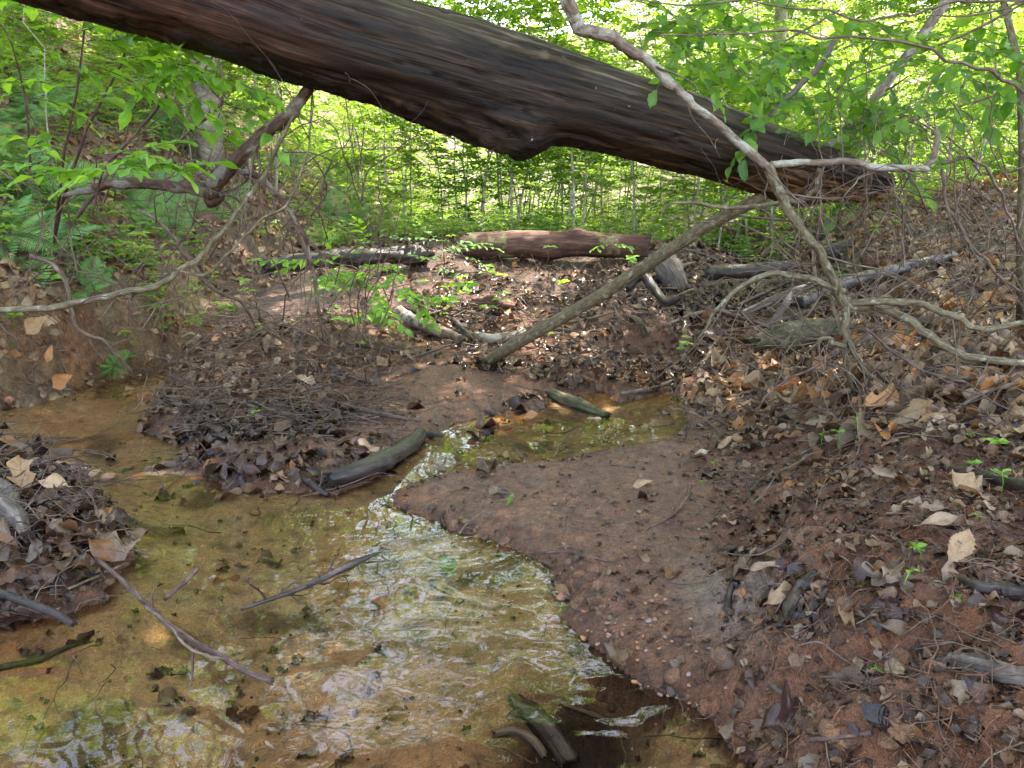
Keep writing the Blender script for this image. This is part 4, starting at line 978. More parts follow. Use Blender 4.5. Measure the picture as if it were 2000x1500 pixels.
def zone_fields(px, py, x, y):
    """litter density, wetness, heap height for ground points"""
    dens = np.full(px.shape, .10); wet = np.full(px.shape, .9); heap = np.full(px.shape, .004)
    def setz(mask, d, w, h):
        dens[mask] = d; wet[mask] = w; heap[mask] = h
    setz(y > 5.8, .42, .6, .012)
    setz((y > 4.5) & (x > 2.4), .9, .12, .02)
    setz(in_px(px, py, [(440, 560), (800, 560), (800, 640), (440, 650)]), .06, .5, .004)
    setz(in_px(px, py, [(260, 640), (500, 640), (780, 600), (810, 740), (640, 850), (280, 850)]), .42, .6, .06)
    setz(in_px(px, py, [(280, 830), (690, 800), (790, 880), (640, 965), (330, 940)]), .42, 1.0, .015)
    setz(in_px(px, py, [(680, 730), (860, 720), (1060, 760), (900, 830), (800, 860), (690, 850)]), .03, .9, .004)
    setz(in_px(px, py, [(780, 570), (1360, 520), (1480, 640), (1440, 700), (1340, 762), (1180, 768), (1060, 745), (940, 730), (880, 690)]), .7, .85, .045)
    setz(in_px(px, py, [(1300, 470), (1480, 470), (1480, 640), (1330, 640)]), .9, .9, .02)
    setz(in_px(px, py, [(1380, 700), (1500, 600), (1700, 520), (2500, 380), (2500, 910), (1850, 880), (1500, 870), (1350, 800)]), .5, .28, .022)
    setz(in_px(px, py, [(1340, 850), (1500, 860), (2500, 860), (2500, 1020), (1800, 1010), (1600, 960), (1400, 940)]), .20, .5, .010)
    setz(in_px(px, py, [(1500, 960), (1800, 1000), (2500, 1000), (2500, 1900), (1500, 1900), (1420, 1300), (1440, 1050)]), .08, .9, .008)
    setz(in_px(px, py, [(1460, 1080), (1760, 1070), (1760, 1250), (1520, 1260)]), .6, .85, .02)
    setz(in_px(px, py, [(740, 930), (1330, 860), (1420, 1000), (1420, 1300), (1200, 1300), (1090, 1100), (780, 1000)]), .012, .8, .003)
    setz(in_px(px, py, [(-400, 850), (40, 880), (150, 950), (300, 1090), (220, 1200), (0, 1240), (-400, 1240)]), .45, .9, .07)
    sd = wsd(x, y)
    setz(sd < 0, .009, 1.0, .004)
    setz(in_px(px, py, [(330, 740), (340, 720), (330, 760)]), .02, 1, 0)
    tx = toe_x(y)
    setz(in_px(px, py, [(1480, 545), (1700, 545), (1660, 640), (1450, 650)]), .35, .8, .01)
    setz(x < tx - .05, .62, .06, .02)
    m = (x < tx + .3) & (x >= tx - .05) & (y < 5.6); setz(m & (sd > 0), .42, .3, .03)
    return dens, wet, heap, sd
def scatter(n, ymin=.9, ymax=13, tmax=1.15, power=None):
    y = np.exp(rng.uniform(math.log(ymin + .6), math.log(ymax + .6), n)) - .6
    x = rng.uniform(-tmax, tmax, n) * (y + .4) * .85
    z = terrain(x, y)
    px, py, w = project(np.stack([x, y, z], -1))
    return x, y, z, px, py, w

LK = ['serrate', 'oval', 'oak', 'tulip', 'maple', 'oval', 'oak', 'serrate']
def dead_variant(k, rows, cols, sharp=False):
    r = np.random.default_rng(500 + k)
    kind = LK[k % len(LK)]
    L = .095; W = {'serrate': .026, 'oval': .024, 'oak': .034, 'tulip': .042, 'maple': .045}[kind]
    return leaf_grid(kind, L, W, rows, cols, curl=r.uniform(-.9, 1.6), bend=r.uniform(-.7, .9), fold=r.uniform(0, .4), wob=r.uniform(.2, .6), seed=k)
LOW = [dead_variant(k, 7, 3) for k in range(24)]
HIGH = [dead_variant(k, 13, 7) for k in range(24)]

def build_litter():
    n = 52000
    x, y, z, px, py, w = scatter(n)
    dens, wet, heap, sd = zone_fields(px, py, x, y)
    # patchy
    patch = sst(.75 + 1.4 * fbm(x * 2.2, y * 2.2, 3))
    dens = dens * np.where(dens > .3, .55 + .5 * patch, .3 + patch * 1.2)
    keep = (rng.random(n) < dens)
    x, y, z, px, py, w, wet, heap, sd = [a[keep] for a in (x, y, z, px, py, w, wet, heap, sd)]
    n = len(x)
    nr = tn(x, y)
    lift = heap * rng.random(n) ** 1.2 + .004
    tilt = np.abs(rng.normal(0, .2, n)) + heap * 5 * rng.random(n)
    pos = np.stack([x, y, z + lift], -1)
    under = sd < 0
    pos[:, 2] = np.where(under, np.minimum(z + .006, -.004), pos[:, 2])
    tilt = np.where(under, tilt * .15, tilt)
    Rm = rotmats(nr, rng.uniform(0, 6.28, n), tilt, rng.uniform(0, 6.28, n))
    idx = rng.integers(0, len(LOW), n)
    sc_ = rng.uniform(.45, 1.35, n) * np.where(y < 2.6, .62, 1.0) * np.where((x > 1.2) & (y > 2.6) & (y < 6), 1.75, 1.0) * np.where(y > 8, 1.3, 1)
    hp_ = in_px(px, py, [(-400, 850), (40, 880), (150, 950), (300, 1090), (220, 1200), (0, 1240), (-400, 1240)]); sc_ = np.where(hp_, sc_ * 1.5, sc_)
    tint = rng.random(n)
    wetv = np.clip(wet + rng.normal(0, .22, n), 0, 1)
    size = sc_ / np.maximum(w, .5) * ((px > -20) & (px < 2020) & (py > 0) & (py < 1520))
    size = size * (1 - .5 * under) * np.where(y < 1.1, .2, 1)
    order = np.argsort(-size); top = order[:262]; rest = order[262:]
    names = {0: 'dead leaf fallen on the sandy right bank in front', 1: 'dry tan leaf in the litter of the upper right bank', 2: 'brown leaf in the debris heap at the left edge',
             3: 'dead leaf in the twiggy heap on the middle sand bar', 4: 'dark leaf sunken in or floating on the shallow pool'}
    cache = {}
    for i in top:
        k = int(idx[i]); tq = round(float(tint[i]) * 5) / 5; wq = round(float(wetv[i]) * 3) / 3
        if (k, tq, wq) not in cache:
            V, F, lf = HIGH[k]; lf = lf.copy(); lf[:, 2] = tq
            cache[(k, tq, wq)] = np_mesh('dead_leaf', V, F, dict(lf=lf, wet=np.full(len(V), wq)), True, M['dead'])
        o = link('dead_leaf', cache[(k, tq, wq)])
        Mx = Matrix([list(Rm[i][r]) + [pos[i][r]] for r in range(3)] + [[0, 0, 0, 1]])
        o.matrix_world = Mx @ Matrix.Scale(float(sc_[i]), 4)
        if under[i]: g = 4
        elif px[i] < 330 and py[i] > 840: g = 2
        elif px[i] > 1300: g = 1 if py[i] < 860 else 0
        else: g = 3
        shp = {'serrate': 'ribbed', 'oval': 'oval', 'oak': 'lobed', 'tulip': 'broad', 'maple': 'wide lobed'}[LK[k % len(LK)]]
        cn = (['dark brown', 'reddish black', 'grey black', 'chestnut', 'brown black', 'brown'] if wq > .5 else ['brown', 'tan', 'greyish brown', 'orange brown', 'pale beige', 'beige'])[int(tq * 5 + .5)]
        tagp(o, f"{'small ' if sc_[i] < .6 else ('large ' if sc_[i] > 1.0 else '')}{cn} {shp} leaf {near(px[i], py[i])}", 'dead leaf', ['leaves on the front right bank', 'leaves on the upper right bank', 'leaves in the left debris heap', 'leaves on the middle bar', 'leaves in the pool'][g])
    g = join_instances(LOW, idx[rest], Rm[rest], pos[rest], sc_[rest], tint[rest], wetv[rest])
    o = link('leaf_litter', g.mesh('leaf_litter', M['dead'])); tagp(o, 'brown and tan fallen leaves covering banks and slope', 'leaf litter', kind='stuff')
build_litter()

def hero_leaf(px, py, size, kind, yaw, tilt, tdir, tint, wet, label, curl=.6, bend=.3, lift=.01, aspect=.45, Y=None, cat='dead leaf', material='dead'):
    V, F, lf = leaf_grid(kind, size, size * aspect / 2, 21, 9, curl=curl, bend=bend, fold=.15, wob=.3, seed=int(px * 7 + py))
    lf[:, 2] = tint
    o = link('dead_leaf' if material == 'dead' else 'green_leaf', np_mesh('hero_leaf', V, F, dict(lf=lf, wet=np.full(len(V), wet)), True, M[material]))
    p = ground(px, py, lift) if Y is None else at(px, py, Y)
    rm = rotmats(np.array([[0, 0, 1.0]]), np.array([R(yaw)]), np.array([R(tilt)]), np.array([R(tdir)]))[0]
    if Y is None: p = p + np.array([0, 0, abs(math.sin(R(tilt))) * size * .35])
    o.matrix_world = Matrix([list(rm[r]) + [p[r]] for r in range(3)] + [[0, 0, 0, 1]])
    return tagp(o, label, cat)
hero_leaf(1690, 1195, .105, 'serrate', 65, 62, -85, .545, 0, 'golden tan ribbed leaf standing upright on the right bank', curl=.55, bend=-.25, aspect=.62, Y=1.50)
hero_leaf(1895, 975, .13, 'maple', 120, 18, -90, .2, 0, 'large pinkish tan lobed leaf flat at the right edge', curl=.4, aspect=.75)
hero_leaf(1730, 955, .11, 'oval', 155, 35, -80, 1.0, .55, 'narrow olive leaf curled lengthwise below the seedlings', curl=1.2, aspect=.32)
hero_leaf(1720, 815, .16, 'tulip', 15, 40, -85, .62, 0, 'big curled golden leaf below the splayed limb feet', curl=1.1, aspect=.7, lift=.02)
hero_leaf(1700, 795, .15, 'maple', 80, 50, -90, .34, 0, 'broad beige lobed leaf standing behind the curled golden one', curl=.7, aspect=.8, lift=.02)
hero_leaf(1620, 800, .10, 'oak', 30, 30, -60, .6, 0, 'orange brown crumpled leaf left of the broad beige leaf', curl=1.0, aspect=.7, lift=.02)
hero_leaf(1890, 760, .13, 'serrate', 110, 55, -95, .34, 0, 'rolled pinkish leaf like a cone under the right limbs', curl=2.6, bend=.1, aspect=.5, lift=.02)
hero_leaf(1870, 1095, .09, 'serrate', 60, 40, -90, .24, 0, 'pale torn leaf near the right end of the front bank', curl=.6, aspect=.6)
hero_leaf(1835, 1040, .10, 'oval', 10, 22, -90, 1.0, .2, 'olive yellow leaf lying level right of the front bank middle', curl=.8, aspect=.35)
hero_leaf(1820, 1012, .09, 'oak', -10, 20, -90, .8, .3, 'grey wavy leaf above the olive yellow leaf', curl=1.2, aspect=.35)
hero_leaf(1520, 1185, .07, 'tulip', 40, 45, -80, .3, .2, 'small beige folded leaf on the root hummock', curl=1.3, aspect=.7)
hero_leaf(1500, 1125, .085, 'oval', 5, 20, -90, 1.0, .4, 'olive brown curved leaf topping the root hummock', curl=1.0, aspect=.35)
hero_leaf(1715, 1440, .09, 'serrate', 130, 25, -60, 0.0, 1, 'black ribbed wet leaf at the bottom right', curl=.3, aspect=.55)
hero_leaf(1545, 1435, .13, 'maple', 20, 25, -80, 0.4, 1, 'large dark lobed wet leaf at the bottom right of the water edge', curl=.5, aspect=.8)
hero_leaf(1040, 822, .10, 'serrate', 5, 25, -90, .62, .1, 'orange brown ribbed leaf on the wet upper sand', curl=.5, aspect=.5)
hero_leaf(1160, 830, .08, 'oval', 0, 20, -90, .72, .0, 'pale grey rounded leaf by the short log in the channel', curl=.8, aspect=.7)
hero_leaf(1255, 960, .075, 'oval', 20, 40, -90, .3, .1, 'beige curled leaf on the right part of the red sand bar', curl=1.6, aspect=.55)
hero_leaf(985, 975, .055, 'oval', 150, 30, -90, .9, 1, 'dark wet curled leaf beside the green scrap on the sand bar', curl=1.2, aspect=.5)
hero_leaf(997, 985, .045, 'oval', 60, 30, -100, .6, 0, 'small green leaf scrap on the red sand bar', curl=.5, aspect=.6, cat='green leaf', material='beech')
hero_leaf(500, 812, .05, 'oval', 20, 30, -90, .6, 0, 'small bright green leaf lying on the dark middle bar', curl=.4, aspect=.45, cat='green leaf', material='spice')
hero_leaf(600, 765, .12, 'tulip', -30, 50, -80, .72, 0, 'pale pinkish leaf folded on the twiggy heap', curl=1.6, aspect=.6, lift=.03)
hero_leaf(500, 770, .09, 'oval', 100, 60, -90, .75, .1, 'narrow grey curled leaf hanging on the twiggy heap', curl=1.6, aspect=.35, lift=.03)
hero_leaf(680, 650, .14, 'maple', 80, 55, -80, .15, 0, 'broad tan leaf standing at the back of the twiggy heap', curl=.8, aspect=.8, lift=.03)
hero_leaf(125, 745, .12, 'serrate', 60, 60, -80, .6, .1, 'rust orange ribbed leaf hanging over the left pool', curl=.6, aspect=.7, Y=3.9)
hero_leaf(98, 690, .09, 'serrate', 95, 70, -80, .62, 0, 'small golden leaf hanging on the left clay bank', curl=.5, aspect=.5, Y=3.95)
hero_leaf(75, 635, .13, 'serrate', 70, 60, -80, .15, 0, 'wide brown leaf hanging from the arching branch at left', curl=.8, aspect=.65, Y=3.6)
hero_leaf(50, 985, .13, 'tulip', 120, 35, -60, .15, 0, 'big tan leaf on the debris heap beside the grey slab', curl=.7, aspect=.7, lift=.08)
hero_leaf(110, 1005, .10, 'oval', 170, 30, -90, .34, 0, 'beige wavy leaf topping the debris heap', curl=1.0, aspect=.55, lift=.08)
hero_leaf(210, 1050, .07, 'oval', 70, 65, -90, .6, .5, 'rust brown leaf standing at the edge of the debris heap', curl=.8, aspect=.6, lift=.05)
hero_leaf(445, 1155, .075, 'maple', 20, 5, 0, .6, .5, 'rust orange leaf sunk in the clear pool', curl=.1, aspect=.7, lift=.03)
hero_leaf(872, 1120, .11, 'oval', 100, 4, 0, .5, 1, 'dark green sunken leaf in the middle of the pool', curl=.1, aspect=.55, lift=.02, cat='dead leaf', material='beech')
hero_leaf(1200, 1350, .09, 'maple', 100, 20, 0, .1, .7, 'brown leaf sunken in the dark hollow at the bottom', curl=.5, aspect=.7, lift=.03)
hero_leaf(1460, 835, .10, 'oak', 80, 70, -80, .0, .2, 'dark brown leaf standing on the bank beside the channel', curl=1.0, aspect=.45, lift=.01)
hero_leaf(1385, 880, .09, 'oak', 100, 60, -70, .0, .3, 'dark upright leaf clump left of the small seedlings', curl=1.4, aspect=.5, lift=.01)
hero_leaf(1415, 880, .08, 'oval', 60, 70, -100, .3, .2, 'second upright curled leaf in the dark clump', curl=1.4, aspect=.5, lift=.01)
hero_leaf(1370, 895, .07, 'oval', 10, 20, -100, .72, .0, 'pale flat leaf at the left of the dark clump', curl=.4, aspect=.45)
hero_leaf(730, 895, .06, 'oval', 20, 30, -100, .34, 0, 'pale chewed leaf above the driftwood log', curl=.9, aspect=.5, lift=.02)

def build_fragments():
    n = 34000
    x, y, z, px, py, w = scatter(n, .9, 5.2)
    sd = wsd(x, y)
    d = np.where(in_px(px, py, [(1380, 850), (2300, 850), (2300, 1900), (1480, 1900), (1420, 1300)]), .6, .16)
    d = np.where(in_px(px, py, [(270, 740), (800, 740), (860, 860), (640, 980), (300, 960)]), .5, d)
    d = np.where(sd < 0, .05, d)
    k = rng.random(n) < d
    x, y, z = x[k], y[k], z[k]; n = len(x)
    Rm = rotmats(tn(x, y), rng.uniform(0, 6.28, n), np.abs(rng.normal(0, .35, n)), rng.uniform(0, 6.28, n))
    g = join_instances([leaf_grid('oval', .09, .03, 3, 3, .5, .4, .2, .5, 3, False), leaf_grid('tulip', .09, .04, 4, 3, .9, .4, .2, .5, 4, False)], rng.integers(0, 2, n), Rm, np.stack([x, y, z + .003], -1), rng.uniform(.08, .33, n), rng.random(n), np.clip(rng.normal(.85, .25, n), 0, 1))
    tagp(link('leaf_crumbs', g.mesh('leaf_crumbs', M['dead'])), 'small wet crumbs of rotting leaves over mud and sand', 'leaf crumbs', kind='stuff')
    # crumbs of soil and grit
    n = 60000
    x, y, z, px, py, w = scatter(n, .9, 5.0)
    sd = wsd(x, y)
    k = (rng.random(n) < np.where(sd < 0, .14, .5)) & (rng.random(n) < sst(.6 + 1.5 * fbm(x * 5, y * 5, 3)) * .9 + .1)
    x, y, z = x[k], y[k], z[k]; n = len(x)
    O = np.array([[1, 0, 0], [0, 1, 0], [-1, 0, 0], [0, -1, 0], [0, 0, .8], [0, 0, -.8]], float) * .5
    Fo = np.array([[0, 1, 4, 4], [1, 2, 4, 4], [2, 3, 4, 4], [3, 0, 4, 4], [1, 0, 5, 5], [2, 1, 5, 5], [3, 2, 5, 5], [0, 3, 5, 5]])
    Rm = rotmats(np.repeat([[0, 0, 1.0]], n, 0), rng.uniform(0, 6.28, n), rng.uniform(0, 1, n), rng.uniform(0, 6.28, n))
    s_ = .0025 + .010 * rng.random(n) ** 3.5
    W_ = np.einsum('nij,vj->nvi', Rm, O) * s_[:, None, None] * rng.uniform(.6, 1.3, (n, 6, 1)) + np.stack([x, y, z + s_ * .2], -1)[:, None, :]
    base = np.array([[.26, .13, .08], [.12, .06, .04], [.42, .26, .17], [.07, .045, .035], [.34, .19, .11]])[rng.integers(0, 5, n)]
    me = np_mesh('soil_crumbs', W_.reshape(-1, 3), (Fo[None] + (np.arange(n) * 6)[:, None, None]).reshape(-1, 4), dict(gcol=np.repeat(base, 6, 0), wet=np.full(n * 6, 1.0)), True, M['ground'])
    tagp(link('soil_crumbs', me), 'grit and crumbs of wet soil on the sand bar', 'grit', kind='stuff')
build_fragments()
def build_clods():
    import bmesh
    bm = bmesh.new(); bmesh.ops.create_icosphere(bm, subdivisions=2, radius=1); V0 = np.array([v.co[:] for v in bm.verts]); F0 = np.array([[v.index for v in f.verts] for f in bm.faces]); bm.free()
    n = 9000; x, y, z, px, py, w = scatter(n, .9, 6.5); sd = wsd(x, y); r = rng
    d = np.where((sd > -.02) & (sd < .10) & (y < 4.5), .30, 0)
    d = np.where((sd > -.03) & (sd < .16) & (x > .15) & (y < 2.0), .9, d)
    d = np.where(in_px(px, py, [(1420, 1050), (1640, 1080), (1800, 1250), (2000, 1420), (1900, 1500), (1500, 1420), (1400, 1250)]), .45, d)
    d = np.where(in_px(px, py, [(1180, 480), (1600, 500), (1500, 760), (1150, 760)]), .5, d)
    k = r.random(n) < d; x, y, z = x[k], y[k], z[k]; n = len(x)
    s_ = (.006 + .022 * r.random(n) ** 2) * np.where(y > 4, 2.2, 1)
    Rm = rotmats(tn(x, y), r.uniform(0, 6.28, n), r.uniform(0, .6, n), r.uniform(0, 6.28, n))
    N3 = 1 + .45 * fbm(V0[None, :, 0] * 1.7 + np.arange(n)[:, None] * 3.1, V0[None, :, 1] * 1.7 + V0[None, :, 2] * 1.3, 3)
    W_ = np.einsum('nij,nvj->nvi', Rm, V0[None] * N3[..., None] * np.array([1, .85, .55])) * s_[:, None, None] + np.stack([x, y, z - s_ * .1], -1)[:, None, :]
    base = np.array([[.20, .095, .055], [.13, .065, .042], [.26, .14, .08], [.10, .06, .045]])[r.integers(0, 4, n)]
    nv = len(V0)
    me = np_mesh('mud_clods', W_.reshape(-1, 3), (F0[None] + (np.arange(n) * nv)[:, None, None]).reshape(-1, 3), dict(gcol=np.repeat(base, nv, 0), wet=np.full(n * nv, 1.0)), True, M['ground'])
    tagp(link('mud_clods', me), 'wet crumbling mud clods along the eroded bank', 'mud clods', kind='stuff')
build_clods()

# ------------------------------------------------------------------ twig litter
def twig_template(k, fat=1.0, m=5, side=True):
    r = np.random.default_rng(900 + k); geo = Geo()
    L = .28
    cur = np.array([1.0, 0, 0]); pts = [np.array([-L / 2, 0, 0])]; bend = r.normal(0, 1.3, 3) * np.array([0, 1, .5])
    for s in range(m):
        cur = cur + bend / m + r.normal(0, .26, 3) * np.array([1, 1, .6]); cur /= np.linalg.norm(cur); pts.append(pts[-1] + cur * L / m)
    pts = np.array(pts); V, F, g = tube(pts, np.linspace(.0034, .0012, len(pts)) * fat, 3, seed=k, cap=False); geo.add(V, F, grain=g)
    for b in range(k % 3 if side else 0):
        i = r.integers(1, m - 1); d = (pts[i + 1] - pts[i]) / np.linalg.norm(pts[i + 1] - pts[i]); d = d + np.array([0, r.choice([-1, 1]) * .8, r.normal(0, .3)]); d /= np.linalg.norm(d)
        q = np.array([pts[i], pts[i] + d * L * .14, pts[i] + d * L * .3 + r.normal(0, .015, 3)])
        V, F, g = tube(q, [.0022, .0017, .0009], 3, seed=k + b, cap=False); geo.add(V, F, grain=g)
    return np.concatenate(geo.V), np.concatenate(geo.F), np.concatenate(geo.A['grain'])
TW = [twig_template(k) for k in range(14)]
TWR = [twig_template(k, 1.9, 3, False) for k in range(14)]
TWH = [twig_template(k, 1.0, 8) for k in range(14)]
def join_tw(idx, Rm, pos, scale, T=None):
    geo = Geo()
    for k, (V, F, gr) in enumerate(T or TW):
        s = np.where(idx == k)[0]
        if not len(s): continue
        W_ = np.einsum('nij,vj->nvi', Rm[s], V) * scale[s][:, None, None] + pos[s][:, None, :]
        FF = F[None] + (np.arange(len(s)) * len(V))[:, None, None]
        A = np.repeat(gr[None], len(s), 0) + rng.uniform(0, 50, len(s))[:, None, None] * np.array([1, .3, .7])
        geo.add(W_.reshape(-1, 3), FF.reshape(-1, 4), grain=A.reshape(-1, 3))
    return geo
def build_twigs():
    n = 30000
    x, y, z, px, py, w = scatter(n, .9, 9)
    dens, wet, heap, sd = zone_fields(px, py, x, y)
    d = np.clip(dens, 0, 1) * .45 + .04
    d[in_px(px, py, [(780, 480), (1500, 470), (1500, 700), (1200, 760), (900, 700)])] = .75
    d[in_px(px, py, [(0, 420), (320, 400), (560, 560), (330, 740), (0, 760)])] = .8
    d[in_px(px, py, [(300, 620), (800, 600), (800, 780), (640, 850), (290, 850)])] = .9
    d[in_px(px, py, [(-200, 850), (60, 870), (300, 1090), (200, 1200), (-200, 1230)])] = .6
    d[in_px(px, py, [(1380, 560), (2000, 430), (2100, 850), (1350, 850)])] = .55
    d[in_px(px, py, [(1420, 850), (2100, 880), (2100, 1500), (1500, 1500), (1400, 1000)])] = .10
    d = np.where(sd < 0, .015, d)
    keep = rng.random(n) < d
    x, y, z, px, py, w, heap, sd = [a[keep] for a in (x, y, z, px, py, w, heap, sd)]
    n = len(x)
    lift = .006 + heap * rng.uniform(0, 1.5, n)
    pos = np.stack([x, y, np.maximum(z, np.where(sd < 0, -.06, -9)) + lift], -1)
    tilt = np.abs(rng.normal(0, .12, n)) + heap * 7 * rng.random(n)
    Rm = rotmats(tn(x, y), rng.uniform(0, 6.28, n), tilt, rng.uniform(0, 6.28, n))
    idx = rng.integers(0, len(TW), n); s_ = rng.uniform(.35, 1.35, n) * np.where(y < 2.4, .6, 1)
    size = s_ / np.maximum(w, .5) * ((px > 0) & (px < 2000) & (py > 0) & (py < 1500)) * np.where(y < 1.1, 0, 1)
    order = np.argsort(-size); top = order[:230]; rest = order[230:]
    ms = {}
    for i in top:
        k = int(idx[i]); mt = 'twig' if (i % 3) else 'darktwig'
        if (k, mt) not in ms: ms[(k, mt)] = np_mesh('twig', TWH[k][0], TWH[k][1], dict(grain=TWH[k][2] + k * 3.1), True, M[mt])
        o = link('twig', ms[(k, mt)])
        o.matrix_world = Matrix([list(Rm[i][r]) + [pos[i][r]] for r in range(3)] + [[0, 0, 0, 1]]) @ Matrix.Scale(float(s_[i]), 4)
        g = 'pool' if sd[i] < 0 else ('left' if px[i] < 330 and py[i] > 840 else ('right' if px[i] > 1200 else 'middle'))
        lab = dict(pool='thin broken twig lying in the shallow water', left='loose twig poking from the debris heap at the left edge', right='loose dead twig lying on the right bank', middle='loose thin twig in the heap on the middle bar')[g]
        lab = f"{'short' if s_[i] < .55 else ('long' if s_[i] > 1.05 else 'thin')} {'pale grey' if i % 3 else 'dark'} {['straight', 'forked', 'branching'][k % 3]} twig {near(px[i], py[i])}"
        tagp(o, lab, 'twig', dict(pool='twigs in the water', left='twigs of the left debris heap', right='twigs on the right bank', middle='twigs of the middle bar')[g])
    half = rest[::3]; other = np.setdiff1d(rest, half)
    o = link('twig_litter', join_tw(idx[other], Rm[other], pos[other], s_[other]).mesh('twig_litter', M['twig'])); tagp(o, 'tangle of fine grey twigs over heaps and banks', 'twig litter', kind='stuff')
    o = link('dark_twig_litter', join_tw(idx[half], Rm[half], pos[half], s_[half]).mesh('dark_twig_litter', M['darktwig'])); tagp(o, 'fine dark wet twigs strewn through the litter', 'twig litter', kind='stuff')
    # rootlets on the front right bank and sand
    n = 26000
    x, y, z, px, py, w = scatter(n, .9, 4.6)
    d = np.where(in_px(px, py, [(1330, 850), (2200, 850), (2300, 1900), (1480, 1900), (1420, 1300), (1380, 1000)]), .9, .07)
    d = np.where(in_px(px, py, [(880, 930), (1330, 870), (1420, 1000), (1400, 1300), (1090, 1100)]), .10, d)
    d = np.where(wsd(x, y) < .0, 0.0, d)
    keep = rng.random(n) < d
    x, y, z = x[keep], y[keep], z[keep]; n = len(x)
    pos = np.stack([x, y, z + .002], -1)
    Rm = rotmats(tn(x, y), rng.uniform(0, 6.28, n), np.abs(rng.normal(0, .25, n)), rng.uniform(0, 6.28, n))
    s_ = rng.uniform(.08, .34, n)
    o = link('rootlets', join_tw(rng.integers(0, 14, n) // 3 * 3 % 14, Rm, pos, s_, TWR).mesh('rootlets', M['root'])); tagp(o, 'fine reddish rootlets matted over the right bank', 'rootlets', kind='stuff')
build_twigs()
# hanging roots on the hummock
def hanging_roots():
    b = ground(1500, 1180)
    o = empty('root_tuft', b, 'tuft of hanging hair roots under the hummock on the right bank', 'roots')
    for k in range(60):
        p = ground(random.uniform(1440, 1640), random.uniform(1180, 1290), .015)
        q = [p]
        d = np.array([random.gauss(-.3, .5), -.6, -.6])
        for s in range(4): d = d + rng.normal(0, .3, 3); q.append(q[-1] + d / np.linalg.norm(d) * random.uniform(.006, .02))
        V, F, g = tube(np.array(q), [.0011, .0009, .0008, .0006, .0004], 4, seed=k)
        link('root_hair', np_mesh('root_hair', V - b, F, dict(grain=g), True, M['root']), o)
    P = catmull([ground(1555, 1272, .012), ground(1600, 1268, .014), ground(1640, 1295, .012), ground(1695, 1325, .01)], 8)
    V, F, g = tube(P, [.0018] * len(P), 6, seed=4)
    link('pale_root', np_mesh('pale_root', V - b, F, dict(grain=g), True, M['greywood']), o)
hanging_roots()
def bank_roots():
    geo = Geo(); r = np.random.default_rng(44)
    for k in range(420):
        y0 = r.uniform(3.7, 5.6); x0 = float(toe_x(y0)) - r.uniform(.02, .25); z0 = float(terrain(x0, y0))
        p = [np.array([x0, y0, z0])]; d = np.array([.5, -.25, -.3]) + r.normal(0, .3, 3)
        for q in range(5):
            d = d + r.normal(0, .35, 3) + np.array([.05, -.05, -.25]); p.append(p[-1] + d / np.linalg.norm(d) * r.uniform(.03, .08))
        p = np.array(p); p[:, 2] = np.maximum(p[:, 2], terrain(p[:, 0], p[:, 1]) + .004)
        V, F, g = tube(p, np.linspace(r.uniform(.0015, .004), .0008, len(p)), 4, seed=k, cap=False); geo.add(V, F, grain=g)
    tagp(link('bank_roots', geo.mesh('bank_roots', M['root'])), 'roots and rootlets hanging out of the left clay bank', 'roots', kind='stuff')
bank_roots()

# ------------------------------------------------------------------ pebbles
def pebble_mesh(k):
    import bmesh
    bm = bmesh.new(); bmesh.ops.create_icosphere(bm, subdivisions=2, radius=1)
    r = random.Random(k); s = Vector((1, r.uniform(.6, .9), r.uniform(.35, .6))); off = Vector((k * 3.3, 0, 0))
    for v in bm.verts:
        v.co = Vector((v.co.x * s.x, v.co.y * s.y, v.co.z * s.z)) * (1 + .35 * mnoise.noise(v.co * 1.3 + off))
    me = bpy.data.meshes.new('pebble'); bm.to_mesh(me); bm.free(); me.materials.append(M['stone'])
    for p in me.polygons: p.use_smooth = True
    return me
PEB = [pebble_mesh(k) for k in range(8)]
def build_pebbles():
    def put(px, py, s, lab, grp):
        p = ground(px, py)
        o = link('pebble', random.choice(PEB), None, p + np.array([0, 0, s * .15])); o.scale = (s, s, s)
        o.rotation_euler = (random.gauss(0, .2), random.gauss(0, .2), random.uniform(0, 6.28))
        if grp: grp = 'pebbles ' + near(px, py); lab = ('tiny' if s < .005 else 'small') + f' rounded pebble {near(px, py)}'
        o.scale = (s, s * random.uniform(.7, 1.2), s); tagp(o, lab, 'pebble', grp); return o
    put(1098, 1172, .016, 'ochre pebble at the water edge of the sand bar', None)
    put(1187, 1218, .010, 'orange brown pebble on the wet shore right of the pool', None)
    put(1168, 1205, .008, 'small round orange pebble beside the brown one', None)
    put(1215, 1240, .011, 'flat red pebble below the orange ones on the shore', None)
    put(415, 963, .012, 'dark pebble at the shallow riffle', None)
    put(1985, 1110, .014, 'black round stone at the right edge of the front bank', None)
    put(20, 785, .045, 'grey blue stone at the foot of the clay bank', None)
    put(210, 935, .035, 'dark wet stone with a green leaf in the riffle', None)
    put(500, 1003, .022, 'flat grey green stone lying under the riffle water', None)
    for k in range(130):
        q = random.random()
        if q < .5: put(random.gauss(1230, 70), random.gauss(1230, 60) , random.uniform(.003, .009), 'small reddish pebble in the gravelly shore by the pool', 'pebbles of the gravelly shore')
        elif q < .7: put(random.uniform(1230, 1420), random.uniform(1280, 1480), random.uniform(.003, .009), 'small pebble of the lower shore at the bottom', 'pebbles of the lower shore')
        elif q < .85: put(random.uniform(220, 700), random.uniform(960, 1100), random.uniform(.006, .014), 'small pebble under the riffle water', 'pebbles in the stream bed')
        else: put(random.uniform(1350, 1900), random.uniform(950, 1400), random.uniform(.003, .008), 'small pebble on the rooty right bank', 'pebbles of the right bank')
build_pebbles()

